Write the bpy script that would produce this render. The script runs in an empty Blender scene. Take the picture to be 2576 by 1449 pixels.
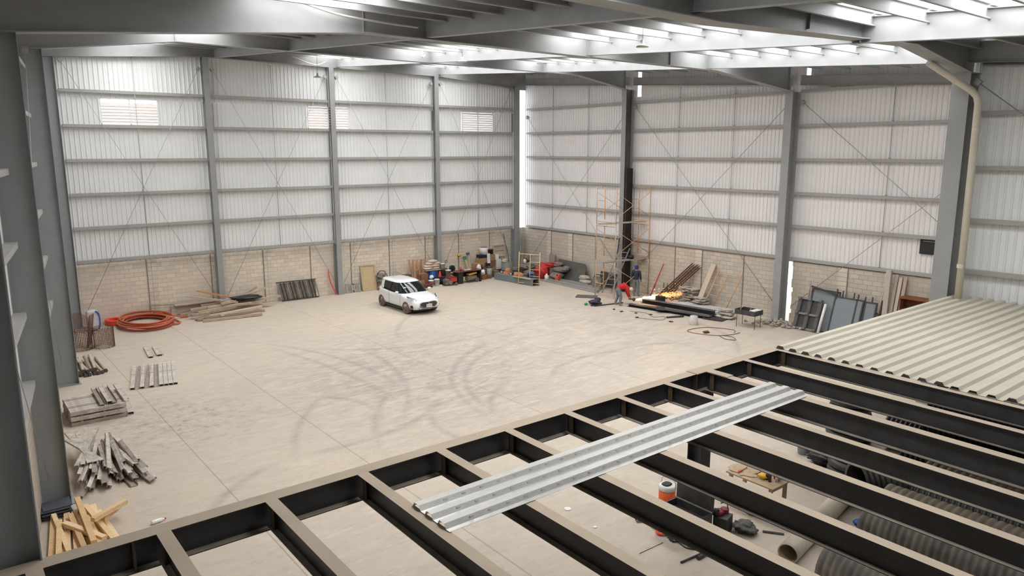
import bpy, bmesh, math, random
from mathutils import Vector, Matrix, Euler, noise
R = math.radians
PI = math.pi
random.seed(7)
scene = bpy.context.scene
col = scene.collection

# ------------------------------------------------------------------ camera, sky, exposure
cd = bpy.data.cameras.new('camera')
cam = bpy.data.objects.new('camera', cd)
col.objects.link(cam)
cam.location = (-31.398, -38.088, 7.988)
cam.rotation_euler = (R(90 - 10.591), R(0.043), R(-38.467))
cd.sensor_width = 36.0
cd.lens = 36.0 * 1850.4 / 2576
cd.clip_end = 500
cd.clip_start = 0.05
scene.camera = cam
scene.view_settings.view_transform = 'Standard'
scene.view_settings.look = 'None'
scene.view_settings.gamma = 1
scene.view_settings.use_curve_mapping = False
scene.view_settings.exposure = 0.22
scene.cycles.use_denoising = True
scene.cycles.max_bounces = 9
scene.cycles.diffuse_bounces = 6
scene.cycles.glossy_bounces = 3
scene.cycles.sample_clamp_indirect = 6
w = bpy.data.worlds.new('sky'); scene.world = w
w.use_nodes = True
bg = w.node_tree.nodes['Background']
bg.inputs['Color'].default_value = (0.86, 0.92, 1.0, 1)
bg.inputs['Strength'].default_value = 2.6
SKYLIGHT = 7.5          # brightness of the daylit translucent roof strips

# ------------------------------------------------------------------ materials
MATS = {}
def mat(name, c, rough=0.6, metal=0.0, var=0.0, scale=4.0, bump=0.0, dust=None, emit=None, alpha=None, coat=0.0, spec=None):
    """plain procedural material: a base colour broken up by noise"""
    if name in MATS: return MATS[name]
    m = bpy.data.materials.new(name); m.use_nodes = True
    nt = m.node_tree; b = nt.nodes['Principled BSDF']
    b.inputs['Base Color'].default_value = (*c, 1)
    b.inputs['Roughness'].default_value = rough
    b.inputs['Metallic'].default_value = metal
    if coat: b.inputs['Coat Weight'].default_value = coat
    if spec is not None: b.inputs['Specular IOR Level'].default_value = spec
    if emit:
        b.inputs['Emission Color'].default_value = (*emit[0], 1)
        b.inputs['Emission Strength'].default_value = emit[1]
    if var or bump:
        tc = nt.nodes.new('ShaderNodeTexCoord')
        n = nt.nodes.new('ShaderNodeTexNoise'); n.inputs['Scale'].default_value = scale
        n.inputs['Detail'].default_value = 5; n.inputs['Roughness'].default_value = 0.65
        nt.links.new(tc.outputs['Object'], n.inputs['Vector'])
        if var:
            r = nt.nodes.new('ShaderNodeMapRange')
            r.inputs['From Min'].default_value = 0.3; r.inputs['From Max'].default_value = 0.7
            nt.links.new(n.outputs['Fac'], r.inputs['Value'])
            mx = nt.nodes.new('ShaderNodeMix'); mx.data_type = 'RGBA'
            d = dust if dust else tuple(x * (1 - var) for x in c)
            mx.inputs['A'].default_value = (*c, 1); mx.inputs['B'].default_value = (*d, 1)
            nt.links.new(r.outputs['Result'], mx.inputs['Factor'])
            nt.links.new(mx.outputs['Result'], b.inputs['Base Color'])
        if bump:
            bp = nt.nodes.new('ShaderNodeBump'); bp.inputs['Strength'].default_value = bump
            nt.links.new(n.outputs['Fac'], bp.inputs['Height']); nt.links.new(bp.outputs['Normal'], b.inputs['Normal'])
    MATS[name] = m
    return m

def wood(name, a, b_, ax=(1, 12, 12), rough=0.75):
    if name in MATS: return MATS[name]
    m = bpy.data.materials.new(name); m.use_nodes = True
    nt = m.node_tree; b = nt.nodes['Principled BSDF']; b.inputs['Roughness'].default_value = rough
    tc = nt.nodes.new('ShaderNodeTexCoord'); mp = nt.nodes.new('ShaderNodeMapping'); mp.inputs['Scale'].default_value = ax
    oi = nt.nodes.new('ShaderNodeObjectInfo')
    n = nt.nodes.new('ShaderNodeTexNoise'); n.inputs['Scale'].default_value = 2.2; n.inputs['Detail'].default_value = 6
    nt.links.new(tc.outputs['Object'], mp.inputs['Vector']); nt.links.new(mp.outputs['Vector'], n.inputs['Vector'])
    ad = nt.nodes.new('ShaderNodeMath'); ad.operation = 'MULTIPLY_ADD'; ad.inputs[1].default_value = 0.7; ad.inputs[2].default_value = -0.35
    nt.links.new(oi.outputs['Random'], ad.inputs[0])
    a2 = nt.nodes.new('ShaderNodeMath'); a2.operation = 'ADD'
    nt.links.new(ad.outputs[0], a2.inputs[0]); nt.links.new(n.outputs['Fac'], a2.inputs[1])
    r = nt.nodes.new('ShaderNodeValToRGB')
    r.color_ramp.elements[0].position = 0.25; r.color_ramp.elements[0].color = (*b_, 1)
    r.color_ramp.elements[1].position = 0.75; r.color_ramp.elements[1].color = (*a, 1)
    nt.links.new(a2.outputs[0], r.inputs['Fac']); nt.links.new(r.outputs['Color'], b.inputs['Base Color'])
    MATS[name] = m
    return m

GREY = mat('grey_paint', (0.315, 0.318, 0.315), 0.5, var=0.16, scale=1.3)
GREYL = mat('grey_paint_light', (0.33, 0.335, 0.333), 0.5, var=0.12, scale=1.3)
GIRT = mat('girt_paint', (0.33, 0.335, 0.335), 0.5, var=0.2, scale=2, dust=(0.36, 0.33, 0.29))
PRIMER = mat('dark_primer', (0.017, 0.017, 0.019), 0.42, var=0.9, scale=1.7, dust=(0.04, 0.041, 0.046))
RUSTP = mat('rusty_primer', (0.045, 0.035, 0.028), 0.6, var=0.8, scale=2.2, dust=(0.09, 0.055, 0.03))
DUST = mat('settled_dust', (0.44, 0.36, 0.275), 0.9, var=0.14, scale=1.2)
DUSTL = mat('settled_dust_thin', (0.3, 0.25, 0.195), 0.85, var=0.35, scale=3)
SHEET = mat('wall_sheet', (0.76, 0.77, 0.765), 0.42, var=0.06, scale=0.7)
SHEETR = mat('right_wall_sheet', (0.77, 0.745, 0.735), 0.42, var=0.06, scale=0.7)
ROOFM = mat('roof_sheet', (0.34, 0.325, 0.315), 0.6, var=0.1, scale=0.8)
BROWN = mat('brown_web', (0.15, 0.125, 0.12), 0.7, var=0.5, scale=2)  # browner base colour for the web of one right-wall column
GALV = mat('galvanised', (0.62, 0.61, 0.58), 0.36, metal=0.55, var=0.1, scale=5)
DECK = mat('deck_cream', (0.53, 0.49, 0.40), 0.5, metal=0.1, var=0.1, scale=1.2)
BLACK = mat('black_plastic', (0.014, 0.014, 0.015), 0.5)
BLACKM = mat('black_metal', (0.02, 0.021, 0.023), 0.5, var=0.6, scale=5, dust=(0.07, 0.065, 0.06))
WHITE = mat('white_plastic', (0.78, 0.77, 0.74), 0.5, var=0.08, scale=4)
PVC = mat('old_pvc', (0.68, 0.62, 0.51), 0.45, var=0.2, scale=2, dust=(0.5, 0.43, 0.32))
CREAM = mat('cream_pipe', (0.6, 0.555, 0.46), 0.5, var=0.12, scale=2)
ROD = mat('steel_rod', (0.36, 0.355, 0.345), 0.5, metal=0.3)
CABLE = mat('white_conduit', (0.6, 0.58, 0.55), 0.5)
CABLED = mat('dark_cable', (0.1, 0.095, 0.09), 0.6)
ORANGE = mat('orange_paint', (0.72, 0.29, 0.055), 0.55, var=0.35, scale=7, dust=(0.5, 0.34, 0.2))
ORANGEL = mat('faded_orange_paint', (0.58, 0.37, 0.22), 0.6, var=0.3, scale=7, dust=(0.48, 0.42, 0.34))
YELLOW = mat('yellow_paint', (0.72, 0.5, 0.16), 0.55, var=0.3, scale=6, dust=(0.6, 0.48, 0.28))
REDP = mat('red_paint', (0.42, 0.035, 0.03), 0.45)
REDCL = mat('red_cloth', (0.6, 0.02, 0.02), 0.85, var=0.3, scale=8)
REDH = mat('red_hose', (0.75, 0.075, 0.045), 0.5)
TUBE = mat('orange_tube', (0.52, 0.12, 0.055), 0.42, var=0.15, scale=6)
RUST = mat('rust', (0.15, 0.062, 0.035), 0.85, var=0.5, scale=9, dust=(0.07, 0.035, 0.025))
BLUE = mat('blue_plastic', (0.02, 0.10, 0.42), 0.4)
NAVY = mat('navy', (0.018, 0.028, 0.06), 0.7, var=0.4, scale=8)
GREENP = mat('green_plastic', (0.03, 0.25, 0.1), 0.5)
CARD = mat('cardboard', (0.36, 0.215, 0.115), 0.85, var=0.22, scale=5)
CARDD = mat('brown_cardboard', (0.25, 0.12, 0.06), 0.85, var=0.25, scale=5)
PAPER = mat('white_carton', (0.74, 0.73, 0.72), 0.8, var=0.1, scale=6)
SACK = mat('cement_sack', (0.52, 0.46, 0.385), 0.95, var=0.22, scale=7, bump=0.3)
SACKP = mat('pink_sack', (0.62, 0.49, 0.42), 0.9, var=0.22, scale=7, bump=0.3)
CONC = mat('concrete_post', (0.5, 0.45, 0.385), 0.9, var=0.15, scale=4)
TARP = mat('black_bag', (0.02, 0.021, 0.024), 0.3, var=0.5, scale=10, bump=0.5)
MACH = mat('dirty_machine', (0.11, 0.095, 0.075), 0.7, var=0.55, scale=14, dust=(0.27, 0.23, 0.18))
DENIM = mat('denim', (0.17, 0.205, 0.225), 0.9, var=0.25, scale=12)
SKIN = mat('skin', (0.36, 0.18, 0.11), 0.6)
HAIR = mat('hair', (0.02, 0.015, 0.012), 0.7)
BOOT = mat('boot', (0.25, 0.21, 0.17), 0.8)
CLAY = mat('terracotta', (0.68, 0.29, 0.155), 0.7, var=0.15, scale=8)
MAHOG = mat('mahogany_top', (0.13, 0.032, 0.03), 0.35)
PANEL = mat('grey_panel', (0.2, 0.225, 0.245), 0.5, var=0.1, scale=3)
SLATE = mat('slate_plate', (0.075, 0.075, 0.068), 0.55, var=0.5, scale=2.2, dust=(0.13, 0.125, 0.115))
PEWTER = mat('grey_dusty_metal', (0.36, 0.345, 0.32), 0.6, var=0.3, scale=4)
WOODN = wood('new_timber', (0.82, 0.62, 0.37), (0.64, 0.42, 0.21))
WOODO = wood('old_timber', (0.56, 0.45, 0.34), (0.33, 0.245, 0.18))
WOODG = wood('grey_timber', (0.54, 0.45, 0.37), (0.24, 0.2, 0.165))
WOODR = wood('reddish_timber', (0.55, 0.27, 0.13), (0.42, 0.19, 0.09))
PLY = wood('plywood', (0.5, 0.38, 0.22), (0.34, 0.24, 0.13), ax=(2, 2, 2))
OSB = mat('chipboard', (0.66, 0.5, 0.33), 0.85, var=0.4, scale=26, dust=(0.4, 0.28, 0.17))
CHAN = mat('weathered_channel', (0.66, 0.60, 0.53), 0.7, var=0.35, scale=6, dust=(0.3, 0.26, 0.22))
CHANB = mat('weathered_channel_brown', (0.42, 0.35, 0.29), 0.7, var=0.35, scale=6, dust=(0.22, 0.18, 0.15))
CORR = mat('black_corrugated', (0.018, 0.018, 0.018), 0.45, var=0.6, scale=2.5, dust=(0.05, 0.045, 0.04))
CORRD = mat('dusty_corrugated', (0.27, 0.235, 0.2), 0.65, var=0.8, scale=2.5, dust=(0.1, 0.09, 0.08))
CORRT = mat('tan_corrugated', (0.5, 0.43, 0.34), 0.7, var=0.3, scale=3)
CARW = mat('car_white', (0.74, 0.76, 0.76), 0.22, coat=0.8)
GLASS = mat('car_glass', (0.012, 0.014, 0.016), 0.04)
CHROME = mat('chrome', (0.6, 0.6, 0.62), 0.15, metal=1.0)
TYRE = mat('muddy_tyre', (0.20, 0.13, 0.095), 0.9, var=0.4, scale=14, dust=(0.09, 0.07, 0.06))
WHEELM = mat('muddy_alloy', (0.34, 0.235, 0.18), 0.6, var=0.4, scale=16, dust=(0.2, 0.14, 0.11))

def skylight_mat():
    m = bpy.data.materials.new('daylit_skylight'); m.use_nodes = True
    nt = m.node_tree; b = nt.nodes['Principled BSDF']
    b.inputs['Base Color'].default_value = (0.9, 0.92, 0.92, 1)
    b.inputs['Emission Color'].default_value = (0.985, 0.99, 1.0, 1)
    b.inputs['Emission Strength'].default_value = SKYLIGHT
    return m
SKY = skylight_mat()

def wire_mat():
    m = bpy.data.materials.new('rusty_wire_mesh'); m.use_nodes = True
    nt = m.node_tree; b = nt.nodes['Principled BSDF']
    b.inputs['Base Color'].default_value = (0.14, 0.065, 0.042, 1); b.inputs['Roughness'].default_value = 0.9
    return m
WIRE = wire_mat()

def block_mat(name, axis, stack=False, k=1.0, mort=(0.23, 0.2, 0.165), warm=(0.41, 0.36, 0.3)):
    """hollow concrete blocks 40 x 20 cm in running bond, or one column of them"""
    m = bpy.data.materials.new(name); m.use_nodes = True
    nt = m.node_tree; L = nt.links; b = nt.nodes['Principled BSDF']; b.inputs['Roughness'].default_value = 0.92
    tc = nt.nodes.new('ShaderNodeTexCoord'); sp = nt.nodes.new('ShaderNodeSeparateXYZ'); cb = nt.nodes.new('ShaderNodeCombineXYZ')
    L.new(tc.outputs['Object'], sp.inputs[0])
    L.new(sp.outputs[axis], cb.inputs['X']); L.new(sp.outputs['Z'], cb.inputs['Y'])
    br = nt.nodes.new('ShaderNodeTexBrick')
    br.inputs['Scale'].default_value = 1; br.inputs['Brick Width'].default_value = 40.0 if stack else 0.41
    br.inputs['Row Height'].default_value = 0.205; br.inputs['Mortar Size'].default_value = 0.009
    br.inputs['Mortar Smooth'].default_value = 0.3; br.inputs['Bias'].default_value = 0.0
    br.inputs['Color1'].default_value = (0.49 * k, 0.43 * k, 0.35 * k, 1); br.inputs['Color2'].default_value = (0.395 * k, 0.35 * k, 0.29 * k, 1)
    br.inputs['Mortar'].default_value = (*mort, 1)
    if stack: br.offset = 0.0
    L.new(cb.outputs[0], br.inputs['Vector'])
    n = nt.nodes.new('ShaderNodeTexNoise'); n.inputs['Scale'].default_value = 0.55; n.inputs['Detail'].default_value = 6
    L.new(tc.outputs['Object'], n.inputs['Vector'])
    mx = nt.nodes.new('ShaderNodeMix'); mx.data_type = 'RGBA'; mx.blend_type = 'MIX'
    r = nt.nodes.new('ShaderNodeMapRange'); r.inputs['From Min'].default_value = 0.42; r.inputs['From Max'].default_value = 0.7
    r.inputs['To Max'].default_value = 0.75
    L.new(n.outputs['Fac'], r.inputs['Value']); L.new(r.outputs['Result'], mx.inputs['Factor'])
    L.new(br.outputs['Color'], mx.inputs['A']); mx.inputs['B'].default_value = (*[q * k for q in warm], 1)
    L.new(mx.outputs['Result'], b.inputs['Base Color'])
    bp = nt.nodes.new('ShaderNodeBump'); bp.inputs['Strength'].default_value = 0.5; bp.inputs['Distance'].default_value = 0.02
    iv = nt.nodes.new('ShaderNodeMath'); iv.operation = 'SUBTRACT'; iv.inputs[0].default_value = 1
    L.new(br.outputs['Fac'], iv.inputs[1]); L.new(iv.outputs[0], bp.inputs['Height']); L.new(bp.outputs['Normal'], b.inputs['Normal'])
    return m
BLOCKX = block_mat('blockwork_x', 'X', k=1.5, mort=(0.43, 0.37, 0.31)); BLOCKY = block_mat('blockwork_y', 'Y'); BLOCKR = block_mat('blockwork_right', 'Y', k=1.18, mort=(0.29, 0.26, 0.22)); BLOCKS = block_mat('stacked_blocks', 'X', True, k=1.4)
MATS['mortar_joint'] = mat('mortar_joint', (0.24, 0.21, 0.18), 0.9)

def floor_mat():
    m = bpy.data.materials.new('concrete_floor'); m.use_nodes = True
    nt = m.node_tree; L = nt.links; N = nt.nodes; b = N['Principled BSDF']
    b.inputs['Roughness'].default_value = 0.72; b.inputs['Specular IOR Level'].default_value = 0.3
    tc = N.new('ShaderNodeTexCoord'); obj = tc.outputs['Object']
    def math_(op, a, c=None, d=None):
        n = N.new('ShaderNodeMath'); n.operation = op
        for i, x in enumerate((a, c, d)):
            if x is None: continue
            if isinstance(x, (int, float)): n.inputs[i].default_value = x
            else: L.new(x, n.inputs[i])
        return n.outputs[0]
    def nse(scale, det=5, vec=obj, rough=0.6, dist=0.0):
        n = N.new('ShaderNodeTexNoise'); n.inputs['Scale'].default_value = scale; n.inputs['Detail'].default_value = det
        n.inputs['Roughness'].default_value = rough; n.inputs['Distortion'].default_value = dist
        L.new(vec, n.inputs['Vector']); return n.outputs['Fac']
    def rng(v, a, c, lo=0.0, hi=1.0):
        r = N.new('ShaderNodeMapRange'); r.inputs['From Min'].default_value = a; r.inputs['From Max'].default_value = c
        r.inputs['To Min'].default_value = lo; r.inputs['To Max'].default_value = hi
        L.new(v, r.inputs['Value']); return r.outputs['Result']
    def mixc(f, a, bcol):
        x = N.new('ShaderNodeMix'); x.data_type = 'RGBA'
        L.new(f, x.inputs['Factor'])
        if isinstance(a, tuple): x.inputs['A'].default_value = (*a, 1)
        else: L.new(a, x.inputs['A'])
        if isinstance(bcol, tuple): x.inputs['B'].default_value = (*bcol, 1)
        else: L.new(bcol, x.inputs['B'])
        return x.outputs['Result']
    sp = N.new('ShaderNodeSeparateXYZ'); L.new(obj, sp.inputs[0]); X, Y = sp.outputs['X'], sp.outputs['Y']
    # trowel streaks run roughly across the hall
    mp = N.new('ShaderNodeMapping'); mp.inputs['Rotation'].default_value = (0, 0, R(32)); mp.inputs['Scale'].default_value = (0.6, 1.7, 1)
    L.new(obj, mp.inputs['Vector'])
    c = mixc(rng(nse(0.16, 4), 0.35, 0.65), (0.55, 0.47, 0.375), (0.50, 0.435, 0.36))
    c = mixc(rng(nse(1.5, 6, mp.outputs[0], 0.65, 0.6), 0.5, 0.72, 0, 0.55), c, (0.40, 0.345, 0.29))
    c = mixc(rng(nse(0.9, 7, mp.outputs[0], 0.75, 1.0), 0.56, 0.7, 0, 0.6), c, (0.63, 0.55, 0.45))
    # scattered dark stains
    c = mixc(rng(nse(2.6, 3), 0.68, 0.76, 0, 0.45), c, (0.30, 0.27, 0.24))
    # a dirty brown patch by the left wall and a grey scuffed circle in the middle
    def blob(cx, cy, r0, r1):
        dx = math_('SUBTRACT', X, cx); dy = math_('SUBTRACT', Y, cy)
        d = math_('SQRT', math_('ADD', math_('MULTIPLY', dx, dx), math_('MULTIPLY', dy, dy)))
        return rng(d, r0, r1, 1, 0), d
    grit = nse(3.2, 7, obj, 0.75)
    f, _ = blob(-26.3, -15.3, 1.0, 3.6)
    c = mixc(math_('MULTIPLY', f, rng(grit, 0.48, 0.62, 0, 0.6)), c, (0.25, 0.19, 0.145))
    f, _ = blob(-17.5, -15.5, 3.0, 8.5)
    c = mixc(math_('MULTIPLY', f, rng(nse(1.6, 6, mp.outputs[0], 0.7, 1.5), 0.38, 0.62, 0, 0.8)), c, (0.31, 0.275, 0.245))
    f, _ = blob(-10.0, -14.5, 3.0, 10.0)
    c = mixc(math_('MULTIPLY', f, rng(nse(1.2, 6, mp.outputs[0], 0.7, 1.2), 0.40, 0.66, 0, 0.7)), c, (0.34, 0.305, 0.275))
    c = mixc(rng(nse(9.0, 8, mp.outputs[0], 0.8), 0.52, 0.75, 0, 0.35), c, (0.36, 0.31, 0.26))
    c = mixc(rng(nse(3.6, 8, obj, 0.75), 0.52, 0.64, 0, 0.42), c, (0.40, 0.345, 0.29))
    c = mixc(rng(nse(2.1, 7, mp.outputs[0], 0.7), 0.54, 0.66, 0, 0.5), c, (0.62, 0.545, 0.455))
    # tyre tracks: rings of rubber, worn through by noise
    wear = rng(nse(3.5, 8, mp.outputs[0], 0.8, 0.5), 0.36, 0.6, 0.15, 1)
    tot = None
    for (cx, cy, r, mx_, my_, span) in [(-11.0, -21.2, 7.66, -16.8, -16.2, 5.1), (-11.3, -21.4, 7.04, -16.7, -16.9, 4.9), (-48.7, -16.2, 28.66, -20.1, -13.5, 4.5),
                               (-12.3, -24.5, 10.72, -21.2, -18.6, 2.8), (-24.0, -23.7, 3.62, -26.4, -21.0, 1.7), (-14.9, -23.3, 10.09, -23.2, -17.4, 3.0), (-14.3, -22.7, 4.52, -17.6, -19.6, 1.8),
                               (-13.7, -4.8, 8.03, -15.2, -12.7, 6.2), (-18.1, -21.1, 2.31, -20.5, -21.2, 2.1), (-9.8, -22.6, 4.53, -8.9, -18.1, 2.6), (-22.9, -14.8, 5.50, -21.4, -20.1, 3.0),
                               (-9.5, -16.2, 5.94, -4.8, -19.7, 3.6), (-29.7, -12.0, 11.59, -18.6, -15.3, 4.7), (-7.6, -14.4, 9.14, -14.8, -8.9, 2.9), (-32.3, -14.6, 13.12, -19.4, -12.4, 5.1),
                               (-11.6, -22.7, 4.71, -12.3, -18.1, 3.0), (-23.5, -17.9, 2.44, -21.2, -17.2, 2.1)]:
        _, d = blob(cx, cy, 0, 1); msk, _ = blob(mx_, my_, span * .55, span * 1.15)
        g = math_('MULTIPLY', rng(math_('ABSOLUTE', math_('SUBTRACT', d, r)), .03, .2, .5, 0), msk)
        tot = g if tot is None else math_('MAXIMUM', tot, g)
    c = mixc(math_('MULTIPLY', tot, wear), c, (0.24, 0.215, 0.19))
    # sawn joints
    jn = None
    for ax, ps in ((X, (-29.9, -26.5, -23.15, -17.2, -12.2, -7.2)), (Y, (-32.5, -25.7, -19.2, -12.4, -5.5))):
        for p in ps:
            g = rng(math_('ABSOLUTE', math_('SUBTRACT', ax, p)), 0.006, 0.022, 0.6 if ax is X else 0.2, 0)
            jn = g if jn is None else math_('MAXIMUM', jn, g)
    c = mixc(jn, c, (0.22, 0.185, 0.15))
    L.new(c, b.inputs['Base Color'])
    return m
FLOORM = floor_mat()

# ------------------------------------------------------------------ mesh helper
class MB:
    def __init__(s): s.v = []; s.f = []; s.m = []; s.sm = []
    def add(s, vs, fs, mi=0, smooth=False):
        o = len(s.v); s.v += [Vector(v) for v in vs]
        for f in fs: s.f.append([o + i for i in f]); s.m.append(mi); s.sm.append(smooth)
        return s
    def box(s, c, d, rot=None, mi=0):
        x, y, z = d[0] / 2, d[1] / 2, d[2] / 2
        vs = [Vector(p) for p in ((-x, -y, -z), (x, -y, -z), (x, y, -z), (-x, y, -z), (-x, -y, z), (x, -y, z), (x, y, z), (-x, y, z))]
        if rot is not None:
            M = rot if isinstance(rot, Matrix) else Matrix.Rotation(rot, 3, 'Z')
            vs = [M @ v for v in vs]
        return s.add([v + Vector(c) for v in vs], [(3, 2, 1, 0), (4, 5, 6, 7), (0, 1, 5, 4), (1, 2, 6, 5), (2, 3, 7, 6), (3, 0, 4, 7)], mi)
    def frame(s, p0, p1, up=(0, 0, 1)):
        p0, p1 = Vector(p0), Vector(p1); d = (p1 - p0).normalized(); u = Vector(up)
        if abs(d.dot(u)) > 0.98: u = Vector((0, 1, 0)) if abs(d.y) < 0.9 else Vector((1, 0, 0))
        r = d.cross(u).normalized(); u = r.cross(d).normalized()
        return p0, p1, r, u
    def ext(s, prof, p0, p1, up=(0, 0, 1), mi=0, mis=None, closed=True, smooth=False, caps=True):
        """extrude a profile [(side, up)] from p0 to p1"""
        p0, p1, r, u = s.frame(p0, p1, up); n = len(prof)
        vs = [p0 + r * a + u * b for a, b in prof] + [p1 + r * a + u * b for a, b in prof]
        k = n if closed else n - 1
        o = len(s.v); s.v += vs
        for i in range(k):
            j = (i + 1) % n; s.f.append([o + i, o + j, o + n + j, o + n + i]); s.m.append(mis[i] if mis else mi); s.sm.append(smooth)
        if closed and caps:
            s.f.append([o + i for i in range(n)][::-1]); s.m.append(mi); s.sm.append(False)
            s.f.append([o + n + i for i in range(n)]); s.m.append(mi); s.sm.append(False)
        return s
    def bar(s, p0, p1, wd, h, up=(0, 0, 1), mi=0):
        return s.ext([(-wd / 2, -h / 2), (wd / 2, -h / 2), (wd / 2, h / 2), (-wd / 2, h / 2)], p0, p1, up, mi)
    def isec(s, p0, p1, depth, width, t=0.012, tw=0.01, up=(0, 0, 1), mi=0, top=None, low=None):
        D, W = depth / 2, width / 2; w2 = tw / 2
        top = mi if top is None else top; low = mi if low is None else low
        pr = [(-W, -D), (W, -D), (W, -D + t), (w2, -D + t), (w2, D - t), (W, D - t), (W, D), (-W, D), (-W, D - t), (-w2, D - t), (-w2, -D + t), (-W, -D + t)]
        mis = [mi, mi, low, mi, mi, mi, top, mi, mi, mi, low, mi]
        p0, p1, r, u = s.frame(p0, p1, up); n = 12; o = len(s.v)
        s.v += [p0 + r * a + u * b for a, b in pr] + [p1 + r * a + u * b for a, b in pr]
        for i in range(n):
            j = (i + 1) % n; s.f.append([o + i, o + j, o + n + j, o + n + i]); s.m.append(mis[i]); s.sm.append(False)
        for q in ([0, 1, 2, 11], [3, 4, 9, 10], [5, 6, 7, 8]):
            s.f.append([o + i for i in q][::-1]); s.m.append(mi); s.sm.append(False)
            s.f.append([o + n + i for i in q]); s.m.append(mi); s.sm.append(False)
        return s
    def chan(s, p0, p1, wd, h, t=0.006, up=(0, 0, 1), mi=0):
        a, b = wd / 2, h / 2
        return s.ext([(-a, -b), (-a, b), (a, b), (a, -b), (a - t, -b), (a - t, b - t), (-a + t, b - t), (-a + t, -b)], p0, p1, up, mi)
    def tube(s, pts, r, n=8, mi=0, closed=False, smooth=True, caps=True):
        pts = [Vector(p) for p in pts]; k = len(pts); o = len(s.v); prev = None
        for i, p in enumerate(pts):
            a = pts[(i - 1) % k] if (closed or i > 0) else p
            b = pts[(i + 1) % k] if (closed or i < k - 1) else p
            d = (b - a).normalized()
            if prev is None:
                u = Vector((0, 0, 1)) if abs(d.z) < 0.9 else Vector((1, 0, 0))
                prev = d.cross(u).normalized()
            side = (prev - d * prev.dot(d)).normalized(); prev = side; up = d.cross(side)
            rr = r[i] if isinstance(r, (list, tuple)) else r
            for j in range(n):
                t = 2 * PI * j / n; s.v.append(p + side * (math.cos(t) * rr) + up * (math.sin(t) * rr))
        for i in range(k if closed else k - 1):
            for j in range(n):
                a = o + i * n + j; b = o + i * n + (j + 1) % n; c = o + ((i + 1) % k) * n + (j + 1) % n; d_ = o + ((i + 1) % k) * n + j
                s.f.append([a, b, c, d_]); s.m.append(mi); s.sm.append(smooth)
        if caps and not closed:
            s.f.append([o + j for j in range(n)][::-1]); s.m.append(mi); s.sm.append(False)
            s.f.append([o + (k - 1) * n + j for j in range(n)]); s.m.append(mi); s.sm.append(False)
        return s
    def lathe(s, prof, c=(0, 0, 0), n=20, mi=0, smooth=True, M=None):
        """prof: [(radius, z)] turned about z"""
        o = len(s.v); c = Vector(c)
        for r, z in prof:
            for j in range(n):
                v = Vector((r * math.cos(2 * PI * j / n), r * math.sin(2 * PI * j / n), z))
                s.v.append((M @ v if M else v) + c)
        for i in range(len(prof) - 1):
            for j in range(n):
                s.f.append([o + i * n + j, o + i * n + (j + 1) % n, o + (i + 1) * n + (j + 1) % n, o + (i + 1) * n + j]); s.m.append(mi); s.sm.append(smooth)
        return s
    def disc(s, c, r, n=20, mi=0, M=None):
        c = Vector(c); vs = []
        for j in range(n):
            v = Vector((r * math.cos(2 * PI * j / n), r * math.sin(2 * PI * j / n), 0)); vs.append((M @ v if M else v) + c)
        return s.add(vs, [list(range(n))], mi)
    def cyl(s, c, r, h, n=16, mi=0, M=None, r2=None):
        r2 = r if r2 is None else r2
        s.lathe([(r, 0), (r2, h)], c, n, mi, True, M)
        top = Vector((0, 0, h)); top = (M @ top if M else top) + Vector(c)
        s.disc(top, r2, n, mi, M); s.disc(c, r, n, mi, M); return s
    def blob(s, c, d, seed=0, amp=0.12, nu=12, nv=8, mi=0, rot=0, flat=None):
        """a lumpy sack or bundle; flat = power that squares it off"""
        if amp >= .1 and nu >= 10 and max(d) > .3: nu, nv = max(nu, 30), max(nv, 20)
        rnd = random.Random(seed); ph = [rnd.uniform(0, 6) for _ in range(6)]; o = len(s.v)
        for i in range(nv + 1):
            t = PI * i / nv
            for j in range(nu):
                p = 2 * PI * j / nu
                v = Vector((math.sin(t) * math.cos(p), math.sin(t) * math.sin(p), math.cos(t)))
                if flat: v = Vector([math.copysign(abs(q) ** flat, q) for q in v])
                k = 1 + amp * (math.sin(3 * v.x + ph[0] + 2 * v.z) + math.sin(4 * v.y + ph[1]) + math.sin(5 * v.z + ph[2] + 3 * v.x) + .6 * math.sin(9 * v.x + 8 * v.y + ph[3])) / 2
                if nu >= 30:
                    q = Vector((v.x * d[0], v.y * d[1], v.z * d[2])); k += ((abs(noise.noise(q * 5 + Vector((seed, 0, 0)))) - .2) * .55 + noise.noise(q * 13 + Vector((0, seed, 0))) * .22) * min(1, .6 / max(d))
                v = Vector((v.x * d[0] / 2 * k, v.y * d[1] / 2 * k, v.z * d[2] / 2 * (1 if k > 1 else k)))
                s.v.append(Matrix.Rotation(rot, 3, 'Z') @ v + Vector(c))
        for i in range(nv):
            for j in range(nu):
                s.f.append([o + i * nu + j, o + (i + 1) * nu + j, o + (i + 1) * nu + (j + 1) % nu, o + i * nu + (j + 1) % nu]); s.m.append(mi); s.sm.append(True)
        return s
    def poly(s, pts, off, mi=0):
        """flat polygon extruded by the vector off"""
        n = len(pts); off = Vector(off); a = [Vector(p) for p in pts]
        return s.add(a + [p + off for p in a], [list(range(n))[::-1], [n + i for i in range(n)]] + [[i, (i + 1) % n, n + (i + 1) % n, n + i] for i in range(n)], mi)
    def mesh(s, name, mats):
        me = bpy.data.meshes.new(name); me.from_pydata([tuple(v) for v in s.v], [], s.f)
        for m_ in (mats if isinstance(mats, (list, tuple)) else [mats]): me.materials.append(m_)
        me.polygons.foreach_set('material_index', s.m); me.polygons.foreach_set('use_smooth', s.sm)
        me.update(); return me
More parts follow.
